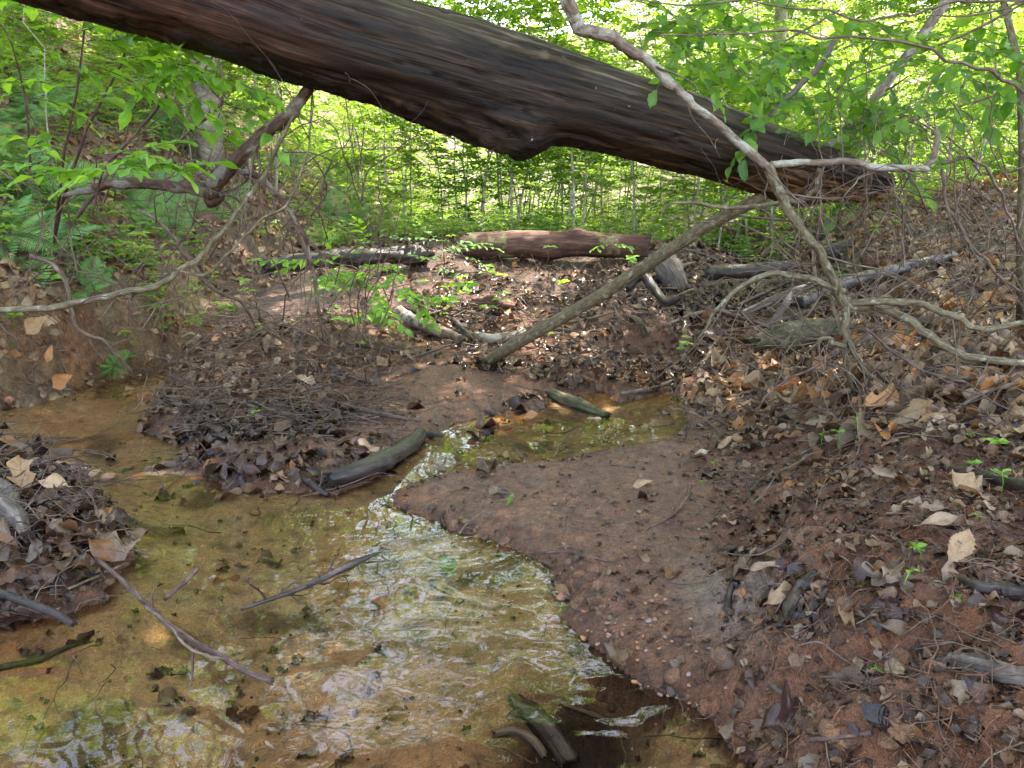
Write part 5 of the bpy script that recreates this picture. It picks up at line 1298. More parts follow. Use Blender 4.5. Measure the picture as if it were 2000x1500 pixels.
# ------------------------------------------------------------------ green leaves: near sprays with every leaf a part
def green_meshes(name, material, L, asp, n=8, curl=(.1, .5), bend=(-.6, .1)):
    out = []
    for k in range(n):
        r = np.random.default_rng(k + int(L * 1e4))
        V, F, lf = leaf_grid('serrate' if k % 2 else 'oval', L, L * asp / 2, 9, 5, curl=r.uniform(*curl), bend=r.uniform(*bend), fold=r.uniform(.05, .3), wob=.2, seed=k)
        V = V + np.array([0, L / 2, 0])
        lf[:, 2] = (k + .5) / n * .9
        out.append(np_mesh(name, V, F, dict(lf=lf, wet=np.zeros(len(V))), True, M[material]))
    return out
SPICE = green_meshes('spice', 'spice', .105, .46); BEECH = green_meshes('beech', 'beech', .075, .58); SEED = green_meshes('seed', 'spice', .026, .5)
BUSH = green_meshes('bushl', 'spice', .078, .5)
def place_leaf(mesh, p, d, parent, base, scale, rnd, flat=.35, name='leaf'):
    """leaf whose length runs along d, plane close to level"""
    d = d / np.linalg.norm(d)
    z = np.array([0, 0, 1.0]) + rnd.normal(0, flat, 3); z = z - d * np.dot(z, d); z /= np.linalg.norm(z)
    x = np.cross(d, z)
    o = link(name, mesh, parent)
    m = np.stack([x, d, z], -1); q = p - base
    o.matrix_basis = Matrix([list(m[r]) + [q[r]] for r in range(3)] + [[0, 0, 0, 1]]) @ Matrix.Scale(scale, 4)
def spray(parent, base, start, direction, length, nleaf, meshes, rnd, geo, r0=.0022, droop=.25, scale=1.0, flat=.35, spread=.9):
    cur = np.array(direction, float); cur /= np.linalg.norm(cur); m = max(5, nleaf); pts = [np.array(start, float)]
    for s in range(m):
        cur = cur + rnd.normal(0, .12, 3) + np.array([0, 0, -droop / m]); cur /= np.linalg.norm(cur); pts.append(pts[-1] + cur * length / m)
    pts = np.array(pts)
    V, F, g = tube(pts, np.linspace(r0, .0008, len(pts)), 4, seed=rnd.uniform(0, 9)); geo.add(V, F, grain=g)
    for k in range(nleaf):
        i = min(len(pts) - 1, 1 + int((k + .5) / nleaf * m))
        t = pts[i] - pts[i - 1]; t /= np.linalg.norm(t)
        side = np.cross(t, [0, 0, 1.0]); side /= np.linalg.norm(side) + 1e-9
        d = t * .7 + side * (1 if k % 2 else -1) * spread + np.array([0, 0, -.15]) + rnd.normal(0, .12, 3)
        if k == nleaf - 1: d = t
        place_leaf(meshes[rnd.integers(0, len(meshes))], pts[i], d, parent, base, scale * rnd.uniform(.65, 1.15), rnd, flat)
    return pts
def shrub(name, label, cat, stempts, sprays, meshes, seed, stem_r, droop=.2, flat=.3, stem_mat='darktwig', group=None, scale=1.0):
    """stempts list of pixel paths; sprays: (px,py,Y, dx,dy,dz, length, nleaf)"""
    rnd = np.random.default_rng(seed)
    P0 = wpath(stempts[0], 8) if not isinstance(stempts[0], np.ndarray) else stempts[0]
    base = P0[0]
    o = empty(name, base, label, cat, group)
    for sp in stempts:
        P = wpath(sp, 8) if not isinstance(sp, np.ndarray) else sp
        V, F, g = tube(P, np.linspace(stem_r, stem_r * .4, len(P)), 7, seed=seed)
        link('stem', np_mesh('stem', V - base, F, dict(grain=g), True, M[stem_mat]), o)
    geo = Geo()
    for (px, py, Y, dx, dy, dz, ln, nl) in sprays:
        spray(o, base, at(px, py, Y), (dx, dy, dz), ln, nl, meshes, rnd, geo, droop=droop, flat=flat, scale=scale)
    t = link('side_twigs', geo.mesh('side_twigs', M[stem_mat], off=base), o); t['kind'] = 'stuff'
    return o
rs = np.random.default_rng(5)
gp = ground(105, 480)
shrub('spicebush', 'tall bright green shrub on the left bank under the big log', 'shrub',
      [np.array([gp, at(110, 430, 3.3), at(125, 300, 3.2), at(150, 180, 3.1), at(165, 60, 3.0)]), np.array([gp, at(120, 400, 3.3), at(170, 250, 3.2), at(240, 120, 3.1), at(255, 30, 3.0)])],
      [(160, 60, 3.0, .8, -.3, .05, .5, 12), (165, 40, 3.0, -.8, -.2, .1, .4, 9), (240, 100, 3.0, .9, -.2, -.1, .5, 12), (200, 110, 3.0, .9, -.3, -.15, .45, 11),
       (150, 170, 3.1, -.9, -.1, .1, .4, 9), (250, 60, 3.0, .8, -.3, -.3, .42, 10), (160, 200, 3.1, .8, -.4, .0, .36, 8), (130, 260, 3.15, -.8, -.3, 0, .3, 6), (170, 80, 2.9, .9, -.2, .0, .5, 14), (220, 60, 2.9, .9, -.1, -.12, .6, 15), (300, 120, 2.9, .8, -.2, -.2, .5, 13), (190, 130, 2.9, .9, .1, -.1, .5, 12), (260, 150, 3.0, .7, -.3, -.1, .4, 11), (120, 30, 3.0, .9, -.1, .1, .5, 12)],
      SPICE, 3, .008)
shrub('spicebush', 'bright green leafy sprig just below the dark broken branch at left', 'shrub',
      [[(180, 420, 2.85), (200, 340, 2.8), (230, 300, 2.75), (290, 290, 2.7)]],
      [(190, 350, 2.8, -.8, -.3, .2, .25, 10), (260, 330, 2.7, .9, -.2, .12, .26, 11), (210, 300, 2.8, .7, .2, .2, .22, 9), (200, 330, 2.8, -.9, -.3, .15, .22, 9), (230, 310, 2.75, .9, -.3, .05, .26, 10), (215, 320, 2.75, .4, -.8, .1, .2, 8), (250, 320, 2.75, .9, .1, -.05, .24, 8), (240, 330, 2.7, -.5, -.6, .0, .2, 8)],
      SPICE, 4, .004, scale=.85)
shrub('spicebush', 'green sprig hanging in front of the left limb under the log', 'shrub',
      [[(420, 100, 3.2), (400, 150, 3.15), (440, 200, 3.1), (520, 230, 3.1)]],
      [(400, 150, 3.1, .8, -.3, -.1, .35, 9), (440, 190, 3.1, .8, -.3, -.1, .4, 10), (480, 210, 3.1, .6, -.5, -.2, .3, 8), (380, 130, 3.1, -.8, -.2, -.2, .3, 8), (330, 160, 3.1, .7, -.5, -.2, .3, 8)],
      SPICE, 6, .004, scale=.8)
shrub('spicebush', 'small shoot with bright green leaves at the far left edge', 'shrub',
      [[(60, 330, 3.2), (50, 200, 3.15), (20, 80, 3.1), (-20, 20, 3.1)]],
      [(30, 90, 3.1, .9, -.1, 0, .3, 7), (50, 180, 3.1, -.8, -.2, 0, .25, 6), (55, 190, 3.1, .8, -.3, 0, .3, 7), (60, 290, 3.1, .7, -.4, .1, .25, 6)],
      SPICE, 7, .005, scale=.8)
gm = ground(760, 590)
shrub('bush', 'bright green leafy seedling bush above the middle heap', 'shrub',
      [np.array([gm, gm + np.array([-.05, -.05, .15]), gm + np.array([-.25, -.1, .28]), gm + np.array([-.55, -.1, .33])]), np.array([gm, gm + np.array([.05, -.1, .12]), gm + np.array([.2, -.2, .16])])],
      [(760, 560, 5.3, -.9, -.2, .2, .5, 14), (740, 540, 5.3, -.9, -.1, .3, .5, 14), (760, 570, 5.2, .9, -.2, .1, .45, 14), (720, 540, 5.2, -.3, -.8, .1, .3, 11), (650, 510, 5.3, -.9, -.3, .1, .35, 12),
       (700, 520, 5.3, .6, -.6, .1, .35, 12), (780, 570, 5.2, .7, -.6, .05, .4, 13), (800, 580, 5.2, .9, .1, .0, .35, 12), (740, 590, 5.2, .2, -.8, -.1, .3, 10), (660, 530, 5.3, .8, -.3, -.1, .4, 12), (600, 505, 5.2, -.8, -.3, .0, .3, 10), (850, 560, 5.3, .8, -.3, .1, .3, 10), (690, 560, 5.1, -.5, -.7, .1, .4, 13), (720, 580, 5.0, .6, -.6, .1, .4, 13), (640, 540, 5.1, .3, -.8, .15, .35, 12), (780, 540, 5.3, .2, -.6, .3, .35, 12), (820, 600, 5.0, .8, -.4, .05, .35, 12), (760, 600, 5.0, -.6, -.6, .0, .35, 12), (680, 500, 5.4, .8, -.2, .2, .35, 12)],
      BUSH, 8, .006, scale=1.25)
g2 = ground(868, 520)
shrub('bush', 'darker green seedlings on the mossy stump end of the red log', 'shrub',
      [np.array([g2, g2 + np.array([0, -.05, .2]), g2 + np.array([.1, -.1, .3])])],
      [(870, 480, 6.9, .8, -.4, .1, .4, 12), (865, 470, 6.9, -.8, -.4, .1, .4, 12), (870, 490, 6.9, .4, -.8, 0, .35, 11), (860, 500, 6.8, -.5, -.7, .0, .35, 10), (890, 480, 6.9, .9, -.2, 0, .4, 12), (860, 520, 6.8, .4, -.8, -.1, .3, 10), (900, 500, 6.8, .8, -.5, -.2, .3, 9), (850, 470, 7, -.3, -.3, .6, .3, 9)],
      green_meshes('dk', 'fern', .08, .42), 9, .006)
g3 = ground(1190, 520)
shrub('seedling', 'pale green seedling in front of the red log right end', 'seedling',
      [np.array([g3, g3 + np.array([0, 0, .15]), g3 + np.array([.02, 0, .28])])],
      [(1190, 478, 6.9, .8, -.4, .1, .2, 6), (1190, 478, 6.9, -.8, -.4, .0, .2, 6), (1225, 500, 6.8, .4, -.6, .1, .12, 5)],
      BUSH, 10, .003)
# beech leaves top right
def beech_branch(label, limb, sprays, seed, scale=1.0):
    scale *= 1.22
    return shrub('beech_bough', label, 'tree branch', [limb], sprays, BEECH, seed, .006, droop=.35, flat=.45, stem_mat='twig', scale=scale)
def rnd_sprays(n, x0, x1, y0, y1, Y0, Y1, seed, ln=.42, nl=11, updown=-.25):
    r = np.random.default_rng(seed); out = []
    for k in range(n):
        s = r.choice([-1, 1])
        out.append((r.uniform(x0, x1), r.uniform(y0, y1), r.uniform(Y0, Y1), s * r.uniform(.5, 1), r.uniform(-.6, .3), r.normal(updown, .25), ln * r.uniform(.7, 1.3), nl))
    return out
beech_branch('beech bough with hanging green leaves filling the top right behind the twigs', [(2080, -40, 3.3), (1900, 60, 3.4), (1750, 120, 3.5), (1640, 170, 3.55), (1600, 250, 3.6)], rnd_sprays(26, 1480, 1800, 30, 220, 3.2, 3.9, 1), 11)
beech_branch('beech bough with leaves hanging just above the broken log tip', [(2060, 150, 3.6), (1900, 200, 3.6), (1800, 230, 3.6), (1700, 260, 3.6)], rnd_sprays(15, 1540, 1740, 200, 320, 3.7, 4.0, 2, .35, 9, -.5), 12)
beech_branch('beech bough with leaves along the top edge right of the peeling limb', [(1700, -60, 3.0), (1500, -10, 3.0), (1350, 10, 3.0), (1250, 0, 3.0)], rnd_sprays(16, 1220, 1500, -20, 90, 2.9, 3.5, 3, .4, 9, -.1), 13, .9)
beech_branch('beech bough with leaves in the top right corner', [(2150, -100, 3.2), (2000, 0, 3.2), (1900, 30, 3.2), (1820, 30, 3.3)], rnd_sprays(18, 1780, 2020, -10, 160, 3.1, 3.8, 4, .4, 10, -.1), 14, .95)
beech_branch('thin beech spray in front of the trees left of the slanting branch', [(1640, 20, 4.0), (1500, 100, 4.0), (1420, 150, 4.1)], rnd_sprays(18, 1340, 1560, 80, 230, 3.9, 4.6, 5, .4, 10, -.2), 15, .95)

# seedlings on the right bank
def seedling(px, py, label, n=4, h=.04, s=1.0):
    b = ground(px, py); o = empty('seedling', b, label, 'seedling', None); r = np.random.default_rng(int(px + py))
    P = np.array([b - [0, 0, .004], b + [.002, 0, h * .5], b + [r.normal(0, .006), -.004, h]])
    V, F, g = tube(P, [.0011, .0010, .0008], 5); link('stem', np_mesh('stem', V - b, F, dict(lf=np.repeat([[.5, .5, .4]], len(V), 0)), True, M['spice']), o)
    for k in range(n):
        a = k / n * 6.28 + r.uniform(-.3, .3)
        place_leaf(SEED[r.integers(0, 8)], P[-1] - [0, 0, h * .15 * (k % 2)], np.array([math.cos(a), math.sin(a), .25]), o, b, s * r.uniform(.7, 1.1), r)
for (px, py, lab, n, h, s) in [(1602, 880, 'tiny green seedling left of the taller one by the litter', 3, .07, .9), (1638, 885, 'tall green seedling cluster in front of the big curled leaf', 5, .08, 1.0), (1672, 868, 'slender green seedling before the curled golden leaf', 3, .11, 1.0),
                      (1895, 865, 'single tiny seedling above the star shaped one', 2, .03, .9), (1938, 882, 'star shaped bright seedling near the right edge', 5, .03, 1.6), (1393, 925, 'thin green shoot beside the dark leaf clump', 3, .05, .9), (1370, 950, 'low green shoot left of the thin one', 3, .02, .8),
                      (1890, 930, 'two leaved seedling beside the charred stick', 3, .04, 1.1), (1955, 965, 'grassy seedling in front of the charred stick', 4, .06, 1.3), (1795, 1100, 'bright seedling beside the golden upright leaf', 6, .04, .9), (1765, 1150, 'small seedling just right of the golden upright leaf', 3, .04, .7),
                      (1855, 1175, 'tiny seedling below the pale torn leaf', 4, .01, .6), (1705, 1320, 'light green sprout rising from the pale root', 3, .015, 1.1), (1915, 1015, 'tiny seedling on the olive yellow leaf', 4, .012, .6), (1232, 530, 'leafy green seedling left of the pale stump chunk', 6, .12, 3.0),
                      (905, 580, 'small green seedling on the dirt below the stump', 5, .1, 2.6), (1095, 575, 'small green seedling above the leaf dam', 5, .1, 2.6), (320, 590, 'pale green seedling on the dirt bank at left', 5, .06, 2.4), (100, 570, 'blue green whorled seedling on the left bank', 7, .08, 3.2), (30, 650, 'broad leaved seedling at the left edge of the clay bank', 5, .1, 3.0),
                      (300, 560, 'green sapling shoot beside the arching branch', 5, .1, 2.4), (260, 560, 'low seedling under the arching branch', 5, .06, 2.0)]:
    seedling(px, py, lab, n, h, s)

# ------------------------------------------------------------------ ferns
def frond_mesh(L, seed):
    r = np.random.default_rng(seed); geo = Geo()
    m = 16; t = np.linspace(0, 1, m)
    P = np.stack([.03 * np.sin(t * 2 + seed) * L, t * L * (1 - .15 * t), L * (.35 * t - .45 * t * t)], -1)
    V, F, g = tube(P, np.linspace(.0018, .0006, m), 3, cap=False); geo.add(V, F, lf=np.repeat([[.5, .5, .3]], len(V), 0))
    tint = r.random() * .8
    for i in range(2, m):
        w = L * .30 * math.sin(math.pi * min(1, (t[i]) ** .75 * .98 + .02)) + .004
        for s in (-1, 1):
            for h in range(2):
                p = P[i] * (1 - h * .5) + P[i - 1] * h * .5
                d = np.array([s * 1.0, .35, -.15 + r.normal(0, .06)]); d /= np.linalg.norm(d)
                e = p + d * w; wd = L / m * .26
                mid = (p + e) / 2
                V = np.array([p, mid + [0, -wd, .002], e, mid + [0, wd, .002]])
                geo.add(V, [[0, 1, 2, 3]], lf=np.array([[.2, .2, tint]] * 4))
    return geo.mesh('frond', M['fern'], smooth=False)
FRONDS = [frond_mesh(.34, k) for k in range(6)]
def fern(px, py, label, n=7, s=1.0, seed=0, Y=None, group=None):
    s *= 1.35; b = ground(px, py) if Y is None else at(px, py, Y); b = b + np.array([0, -.03, .05 * s]); o = empty('fern', b, label, 'fern', group); o.rotation_euler = (R(38), 0, 0); r = np.random.default_rng(seed + int(px))
    for k in range(n):
        f = link('frond', FRONDS[r.integers(0, 6)], o)
        f.rotation_euler = (r.uniform(.0, .5), r.normal(0, .2), k / n * 6.28 + r.uniform(-.3, .3)); q = s * r.uniform(.7, 1.15); f.scale = (q, q, q)
for k, (px, py, s, lab) in enumerate([(90, 520, .95, 'blue green fern hanging over the left clay bank'), (20, 480, .9, 'fern at the left edge above the clay bank'), (170, 580, .7, 'fern drooping beside the arching branch'),
                                (230, 720, .35, 'small fern at the waterline of the left bank'), (40, 330, 1.0, 'fern half way up the slope at the left edge'), (340, 470, .8, 'fern behind the pale forked branch'),
                                (130, 420, .9, 'fern under the dark broken branch')]):
    fern(px, py, lab, 7, s, k)
for k in range(22):
    px = random.uniform(0, 900); py = random.uniform(170 + px * .2, 440)
    fern(px, py, 'light green fern ' + near_bg(px, py) + (' higher up' if py < 300 else ' lower down'), 6, random.uniform(.8, 1.4), 60 + k, group='ferns of the left slope')

# ------------------------------------------------------------------ undergrowth leaves on slope and valley floor
def small_leaf(L, asp):
    V = np.array([[0, 0, 0], [-L * asp * .52, L * .48, .006], [0, L, -.008], [L * asp * .52, L * .48, .006]])
    return V, np.array([[0, 1, 2, 3]]), np.array([[0, 0, 0], [-.8, .5, 0], [0, 1, 0], [.8, .5, 0]], float)
def small_leaf_hex(L, asp):
    V = np.array([[0, 0, 0], [-L * asp / 2, L * .42, .003], [-L * asp / 3, L * .75, .0], [0, L, -.006], [L * asp / 3, L * .75, 0], [L * asp / 2, L * .42, .003]])
    F = np.array([[0, 1, 2, 2], [0, 2, 3, 3], [0, 3, 4, 4], [0, 4, 5, 5]])
    F = np.array([[0, 1, 2, 3], [0, 3, 4, 5]])
    lf = np.array([[0, 0, 0], [-.8, .4, 0], [-.8, .8, 0], [0, 1, 0], [.8, .8, 0], [.8, .4, 0]])
    return V, F, lf
def herb_template(k):
    r = np.random.default_rng(k + 77); geo = Geo(); V0, F0, l0 = small_leaf(.055, .5)
    h = r.uniform(.04, .22)
    for c in range(1 + k % 3):
        hh = h * (1 - .3 * c)
        nl = r.integers(4, 7)
        for j in range(nl):
            a = j / nl * 6.28 + r.uniform(-.3, .3); d = np.array([math.cos(a), math.sin(a), r.uniform(-.2, .3)]); d /= np.linalg.norm(d)
            z = np.array([0, 0, 1.0]) + r.normal(0, .3, 3); z -= d * z.dot(d); z /= np.linalg.norm(z); x = np.cross(d, z)
            m = np.stack([x, d, z], -1); V = V0 @ m.T * r.uniform(.7, 1.2) + np.array([r.normal(0, .01), r.normal(0, .01), hh])
            l = l0.copy(); l[:, 2] = 0; geo.add(V, F0, lf=l)
    return np.concatenate(geo.V), np.concatenate(geo.F), np.concatenate(geo.A['lf'])
HERB = [herb_template(k) for k in range(10)]
def build_undergrowth():
    n = 42000
    y = np.exp(rng.uniform(math.log(4.6), math.log(34), n)); x = rng.uniform(-1, 1, n) * (y * .85 + 1)
    z = terrain(x, y); tx = toe_x(y)
    d = np.where(x < tx - .06, .62, np.where(y > 8.2, .42, 0.02))
    d = d * sst(.55 + 1.6 * fbm(x * .9 + 4, y * .9, 3)) * 1.3
    d = np.where((x > 0) & (y < 9) & (x < 5), d * .2, d)
    keep = rng.random(n) < d
    x, y, z = x[keep], y[keep], z[keep]; n = len(x)
    Rm = rotmats(np.repeat([[0, 0, 1.0]], n, 0), rng.uniform(0, 6.28, n), np.abs(rng.normal(0, .2, n)), rng.uniform(0, 6.28, n))
    s_ = rng.uniform(.7, 1.5, n) * np.where(y > 12, 1.5, 1)
    o = link('undergrowth', join_instances(HERB, rng.integers(0, 10, n), Rm, np.stack([x, y, z], -1), s_, rng.random(n)).mesh('undergrowth', M['under'], smooth=False))
    tagp(o, 'low green plants covering the slope and valley floor', 'undergrowth', kind='stuff')
    print('undergrowth', n)
build_undergrowth()

# ------------------------------------------------------------------ trees and saplings behind
def crown_mesh(name, n, rx, rz, leafL, material, seed, sprayn=14, hole=.35):
    """level sprays of leaves spread through a crown volume, centred on the origin"""
    r = np.random.default_rng(seed); V0, F0, l0 = small_leaf(leafL, .55)
    ns = n // sprayn
    # clumps
    nc = max(5, ns // 14)
    u = r.normal(0, 1, (nc, 3)); u /= np.linalg.norm(u, axis=1, keepdims=True); u *= (r.random(nc) ** .4)[:, None]
    cc = u * np.array([rx, rx, rz])
    c = cc[r.integers(0, nc, ns)] + r.normal(0, 1, (ns, 3)) * np.array([rx * .24, rx * .24, rz * .13])
    pos = []; dirs = []; up = []
    dirn = r.uniform(0, 6.28, ns); tilt = r.normal(-.12, .25, ns)
    nrm = np.stack([r.normal(0, .22, ns), r.normal(0, .22, ns), np.ones(ns)], -1); nrm /= np.linalg.norm(nrm, axis=1, keepdims=True)
    for j in range(sprayn):
        t = (j + .5) / sprayn * leafL * sprayn * .30
        ax = np.stack([np.cos(dirn), np.sin(dirn), tilt], -1); ax -= nrm * np.sum(ax * nrm, 1, keepdims=True); ax /= np.linalg.norm(ax, axis=1, keepdims=True)
        sd_ = np.cross(ax, nrm) * (1 if j % 2 else -1)
        d = ax * .6 + sd_ + r.normal(0, .12, (ns, 3)); d /= np.linalg.norm(d, axis=1, keepdims=True)
        pos.append(c + ax * t); dirs.append(d); up.append(nrm + r.normal(0, .25, (ns, 3)))
    pos = np.concatenate(pos); d = np.concatenate(dirs); z = np.concatenate(up); z -= d * np.sum(d * z, 1, keepdims=True); z /= np.linalg.norm(z, axis=1, keepdims=True)
    x = np.cross(d, z); Rm = np.stack([x, d, z], -1); N_ = len(pos)
    g = join_instances([(V0, F0, l0)], np.zeros(N_, int), Rm, pos, r.uniform(.7, 1.25, N_), r.random(N_))
    return g.mesh(name, M[material], smooth=False)
def trunk_mesh(h, r0, seed, material, lean=.05, limbs=0, crown=(0, 0)):
    r = np.random.default_rng(seed); m = 10; t = np.linspace(0, 1, m)
    wob = np.cumsum(r.normal(0, lean, (m, 2)), 0) * h / m
    P = np.stack([wob[:, 0] * t, wob[:, 1] * t, t * h - .1], -1); geo = Geo()
    V, F, g = tube(P, r0 * (1 - .75 * t) + .002, 9, seed=seed, rough=.08); geo.add(V, F, grain=g)
    for k in range(limbs):
        i = r.integers(4, m); a = r.uniform(0, 6.28); l = crown[0] * r.uniform(.5, .95)
        d = np.array([math.cos(a), math.sin(a), .35]); q = np.array([P[i], P[i] + d * l * .4, P[i] + d * l * .7 + [0, 0, .04 * l], P[i] + d * l])
        V, F, g = tube(q, np.array([.35, .25, .15, .06]) * r0 * (1 - .5 * t[i]), 5, seed=k, cap=False); geo.add(V, F, grain=g)
    return geo.mesh('trunk', M[material]), P[-1]
SAP = []
for k in range(6):
    h = [2.2, 2.8, 3.4, 1.6, 4.2, 3.0][k]
    tm, top = trunk_mesh(h, .007 + h * .0022, 200 + k, 'trunk', .35, 12, (.8, 0))
    cm = crown_mesh('crown', 1500 + int(h * 380), .8 + h * .16, h * .42, .075, 'canopy' if k % 2 else 'under', 300 + k)
    SAP.append((tm, cm, h * .60))
TREE = []
for k in range(5):
    h = [9, 11, 8, 12, 10][k]
    tm, top = trunk_mesh(h, [.09, .12, .07, .15, .10][k], 400 + k, 'trunk', .05, 16, (2.4, 0))
    cm = crown_mesh('crown', 9000, 2.7, h * .30, .12, 'canopy', 500 + k)
    TREE.append((tm, cm, h * .70))
tm_, tp_ = trunk_mesh(11, .12, 444, 'trunk', .05, 16, (2.4, 0))
TREE.append((tm_, crown_mesh('crown', 7200, 2.7, 2.6, .12, 'canopy', 577), 7.9))
def plant_tree(tmpl, x, y, s, rz, label, cat, name, group=None, crown_s=1.0):
    tm, cm, ch = tmpl
    z = float(terrain(x, y))
    o = empty(name, (x, y, z), label, cat, group); o.rotation_euler = (0, 0, rz); o.scale = (s, s, s)
    link('trunk', tm, o)
    c = link('crown', cm, o, (0, 0, ch)); c.scale = (crown_s, crown_s, 1); c['kind'] = 'stuff'
    return o
rt = random.Random(11)
cnt = 0
for k in range(105):                    # saplings on the valley floor and slope
    y = 9.5 + 17 * rt.random() ** 1.1
    x = rt.uniform(-.72, .78) * y
    if -.09 * y < x < .02 * y and y < 11: continue
    ki = rt.randrange(6); qx, qy, _q = project(np.array([x, y, float(terrain(x, y)) + 1.0]))
    lab = f"{['slender', 'small', 'tall', 'low', 'very tall', 'leafy'][ki]} {'pale' if ki % 2 else 'grey'} stemmed sapling {near_bg(qx, qy)}{', nearer' if y < 13 else (', far back' if y > 19 else '')}"
    plant_tree(SAP[ki], x, y, rt.uniform(.8, 1.35), rt.uniform(0, 6.28), lab, 'sapling', 'sapling', 'saplings of the thicket' if x > toe_x(y) else 'saplings on the left slope', rt.uniform(.8, 1.2))
for k in range(10):                     # taller trees behind
    y = 19 + 19 * rt.random(); x = rt.uniform(-.9, .9) * y
    plant_tree(TREE[rt.randrange(5)], x, y, rt.uniform(.85, 1.2), rt.uniform(0, 6.28), 'tall pale trunked forest tree ' + near_bg(*project(np.array([x, y, 2.5]))[:2]), 'tree', 'forest_tree', 'forest trees behind', 1.0)
plant_tree(TREE[3], *at(405, 200, 9.5)[:2], 1.05, 1.0, 'thick mossy trunk on the left slope behind the big log', 'tree', 'forest_tree')
plant_tree(TREE[1], *at(1505, 300, 13)[:2], 1.0, 2.0, 'pale grey trunk seen through the beech leaves', 'tree', 'forest_tree')
# trees added to block sun and sky over the stream, trunks beside the view
TR_ = {1: (8.2, 8.2), 2: (-6.2, 6.2), 5: (5.3, 3.9), 11: (-8.6, 10.2), 12: (-7.4, 8.2), 13: (8.4, 9.4), 14: (4.9, 2.6), 15: (-4.8, 2.2), 16: (-6.4, 7.4), 17: (10.8, 13.0), 18: (11.5, 14.0), 19: (-10.8, 12.6), 20: (5.6, 1.4), 21: (-8.8, 9.0), 22: (-11.2, 13.8), 23: (13.4, 16.0), 24: (-9.6, 10.6), 25: (5.9, 4.8)}
for k, (x, y, i, s) in enumerate([(5.6, 6.0, 0, .85), (4.6, 9.4, 4, .72), (-1.2, 6.6, 2, .9), (6.0, 3.2, 2, .9), (-4.2, 4.6, 0, .8), (2.5, 4.4, 2, .95), (8.5, 7.8, 0, .85), (-7.5, 6.5, 2, .95), (-9.5, 11, 4, .8), (6.5, .5, 2, 1.0), (-5.8, 1.0, 0, .9), (-.6, 10.6, 4, .72), (-3.4, 8.6, 2, .8), (4.9, 8.9, 2, .9), (.2, 4.0, 2, .9), (-1.6, 2.6, 2, .9), (-.4, 7.0, 2, .9), (.2, 12.6, 5, .95), (2.9, 13.6, 5, .8), (-2.4, 12.4, 5, .9), (2.4, 2.6, 2, .8), (-.9, 9.4, 5, .8), (-1.9, 13.4, 5, 1.0), (-.2, 16.5, 5, 1.2), (-1.2, 11.0, 5, .85), (1.4, 5.0, 2, .9)]):
    if k in (4, 7, 8, 9, 10): continue
    if k in TR_:                  # crowns on leaning stems rooted beside the view
        tr = TR_[k]
        z = float(terrain(*tr)); o = empty('forest_tree', (tr[0], tr[1], z), 'broad crowned tree added to block light, leaning in from the ' + ('right' if tr[0] > 0 else 'left') + ' bank', 'tree', 'light-blocking trees added around the stream')
        cz = TREE[i][2] * s * (.76 if k >= 17 and k not in (20, 25) else 1); top = np.array([x - tr[0], y - tr[1], cz])
        P = catmull([np.array([0, 0, -.2]), np.array([0, 0, cz * .45]), top * np.array([.4, .4, .8]), top], 6)
        V, F, g = tube(P, np.linspace(.11, .03, len(P)), 9, seed=k, rough=.08)
        link('trunk', np_mesh('leaning_trunk', V, F, dict(grain=g), True, M['trunk']), o)
        c = link('crown', TREE[i][1], o, top); c.scale = (s, s, s * .8); c['kind'] = 'stuff'
    else:
        plant_tree(TREE[i], x, y, s, k * 1.3, 'broad crowned tree added to block light, arching over the stream', 'tree', 'forest_tree', 'light-blocking trees added around the stream', 1.1)
for k in range(8):                     # young shoots on the near left slope
    y = rt.uniform(5.6, 10); x = float(toe_x(y)) - rt.uniform(.5, 3.2); ki = rt.choice([0, 3, 1])
    qx, qy, _q = project(np.array([x, y, float(terrain(x, y)) + .5]))
    plant_tree(SAP[ki], x, y, rt.uniform(.35, .6), rt.uniform(0, 6.28), f"{'bushy' if ki else 'thin'} bright green shoot {near_bg(qx, qy)}", 'sapling', 'young_sapling', 'young shoots on the near left slope')
BST = [trunk_mesh([1.6, 2.2, 2.8, 3.4][k], .010 + .004 * (k % 3), 900 + k, 'trunk', .22, 5, (.35, 0))[0] for k in range(4)]
for k in range(60):
    y = 10 + 11 * rt.random(); x = rt.uniform(-.20, .50) * y; zz = float(terrain(x, y))
    qx, qy, _q = project(np.array([x, y, zz + .8]))
    o = link('dead_sapling', BST[k % 4], None, (x, y, zz)); o.rotation_euler = (rt.gauss(0, .12), rt.gauss(0, .12), rt.uniform(0, 6.28))
    tagp(o, f"{['short', 'medium', 'tall', 'very tall'][k % 4]} leafless pale sapling {near_bg(qx, qy)}{', nearer' if y < 13 else (', far back' if y > 17 else '')}", 'sapling', 'pale bare stems in the thicket')
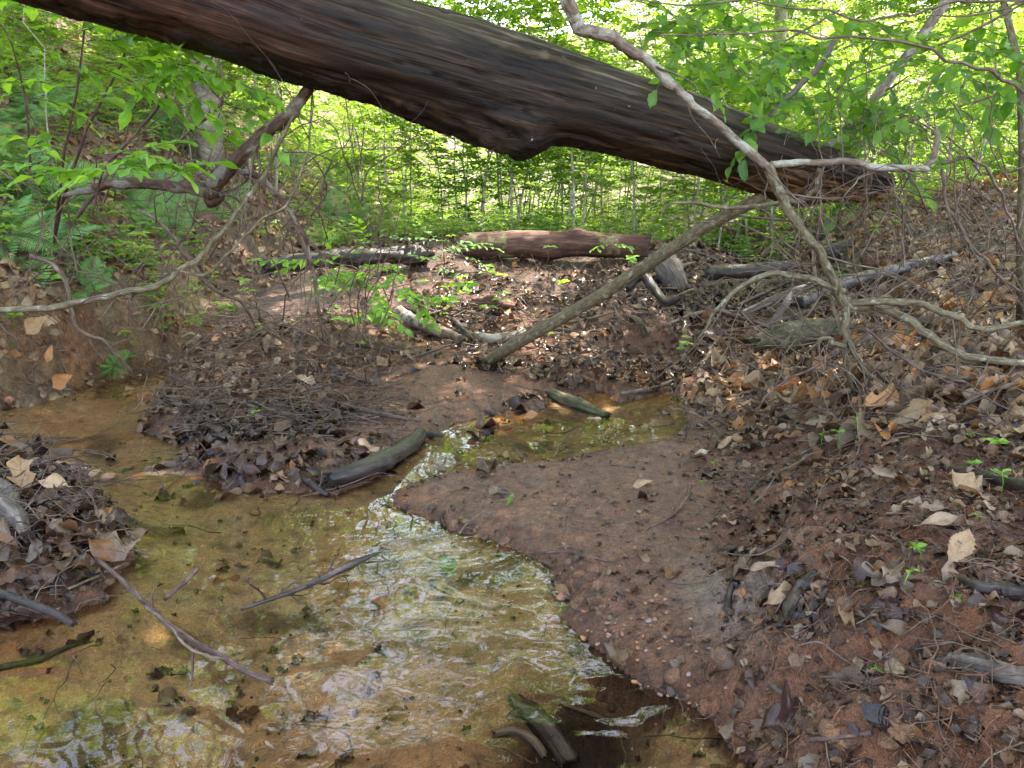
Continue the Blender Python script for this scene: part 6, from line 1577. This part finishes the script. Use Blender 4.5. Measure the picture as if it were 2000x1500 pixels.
def thicket():
    n = 12500
    y = 11.5 + 20 * rng.random(n) ** 1.2; x = rng.uniform(-.95, .95, n) * y; z = terrain(x, y, False)
    h = rng.random(n) ** 1.5 * np.clip((y - 8) * .55, .8, 7.5)
    k = (fbm(x * .6, y * .6 + h * .9, 3) > -.22)
    x, y, z, h = x[k], y[k], z[k], h[k]; n = len(x)
    V0, F0, l0 = small_leaf(.085, .55); r = rng
    Vs = []; T = []
    a0 = r.uniform(0, 6.28, n)
    for j in range(12):
        t = (j + .5) * .032; sgn = 1 if j % 2 else -1; a = a0 + sgn * 1.0 + r.normal(0, .15, n)
        Rm = rotmats(np.repeat([[0, 0, 1.0]], n, 0), a, np.abs(r.normal(0, .3, n)), r.uniform(0, 6.28, n))
        p = np.stack([x + np.cos(a0) * t, y + np.sin(a0) * t, z + h - t * .2], -1)
        Vs.append((Rm, p)); T.append(r.random(n))
    Rm = np.concatenate([v[0] for v in Vs]); p = np.concatenate([v[1] for v in Vs]); t = np.concatenate(T)
    o = link('thicket_foliage', join_instances([(V0, F0, l0)], np.zeros(len(p), int), Rm, p, r.uniform(.7, 1.3, len(p)) * np.where(p[:, 1] > 18, 1.5, 1), t).mesh('thicket_foliage', M['canopy'], smooth=False))
    tagp(o, 'fine yellow green foliage mass of the sunlit thicket', 'thicket', kind='stuff')
thicket()
def far_wood():
    n = 42000
    x = rng.uniform(-60, 60, n); y = rng.uniform(30, 58, n); h = rng.random(n) ** .8 * 15
    z = terrain(x, y, False) + h
    keep = fbm(x * .35, h * .5 + y * .2, 3) > -.32
    x, y, z = x[keep], y[keep], z[keep]; n = len(x)
    V0, F0, l0 = small_leaf(.42, .7)
    Rm = rotmats(np.repeat([[0, -.2, 1.0]], n, 0), rng.uniform(0, 6.28, n), np.abs(rng.normal(0, .5, n)), rng.uniform(0, 6.28, n))
    o = link('far_woodland', join_instances([(V0, F0, l0)], np.zeros(n, int), Rm, np.stack([x, y, z], -1), rng.uniform(.6, 1.3, n), rng.random(n)).mesh('far_woodland', M['canopy'], smooth=False))
    tagp(o, 'mass of bright woodland foliage far behind', 'woodland', kind='stuff')
far_wood()

# ------------------------------------------------------------------ look-alikes: say which one by place where there are few of them
bpy.context.view_layer.update()
bl_ = {}
for o in C.objects:
    if o.parent is None and o.get('label') and not o.get('kind'): bl_.setdefault(o['label'], []).append(o)
ORD = {2: ['left one', 'right one'], 3: ['left one', 'middle one', 'right one'], 4: ['leftmost', 'second from left', 'third from left', 'rightmost'], 5: ['leftmost', 'second from left', 'middle one', 'second from right', 'rightmost']}
for lab, os_ in bl_.items():
    if len(os_) < 2: continue
    if len(os_) in ORD:
        os_.sort(key=lambda o: float(project(np.array(o.matrix_world.translation[:]))[0]))
        for o, w_ in zip(os_, ORD[len(os_)]):
            t_ = f"{lab}, {w_}"
            if len(t_.split()) > 16: t_ = f"{lab}, {w_.split()[0]}"
            o['label'] = t_
            if not o.get('group'): o['group'] = lab
    else:
        g_ = os_[0].get('group') or lab
        for o in os_: o['group'] = g_
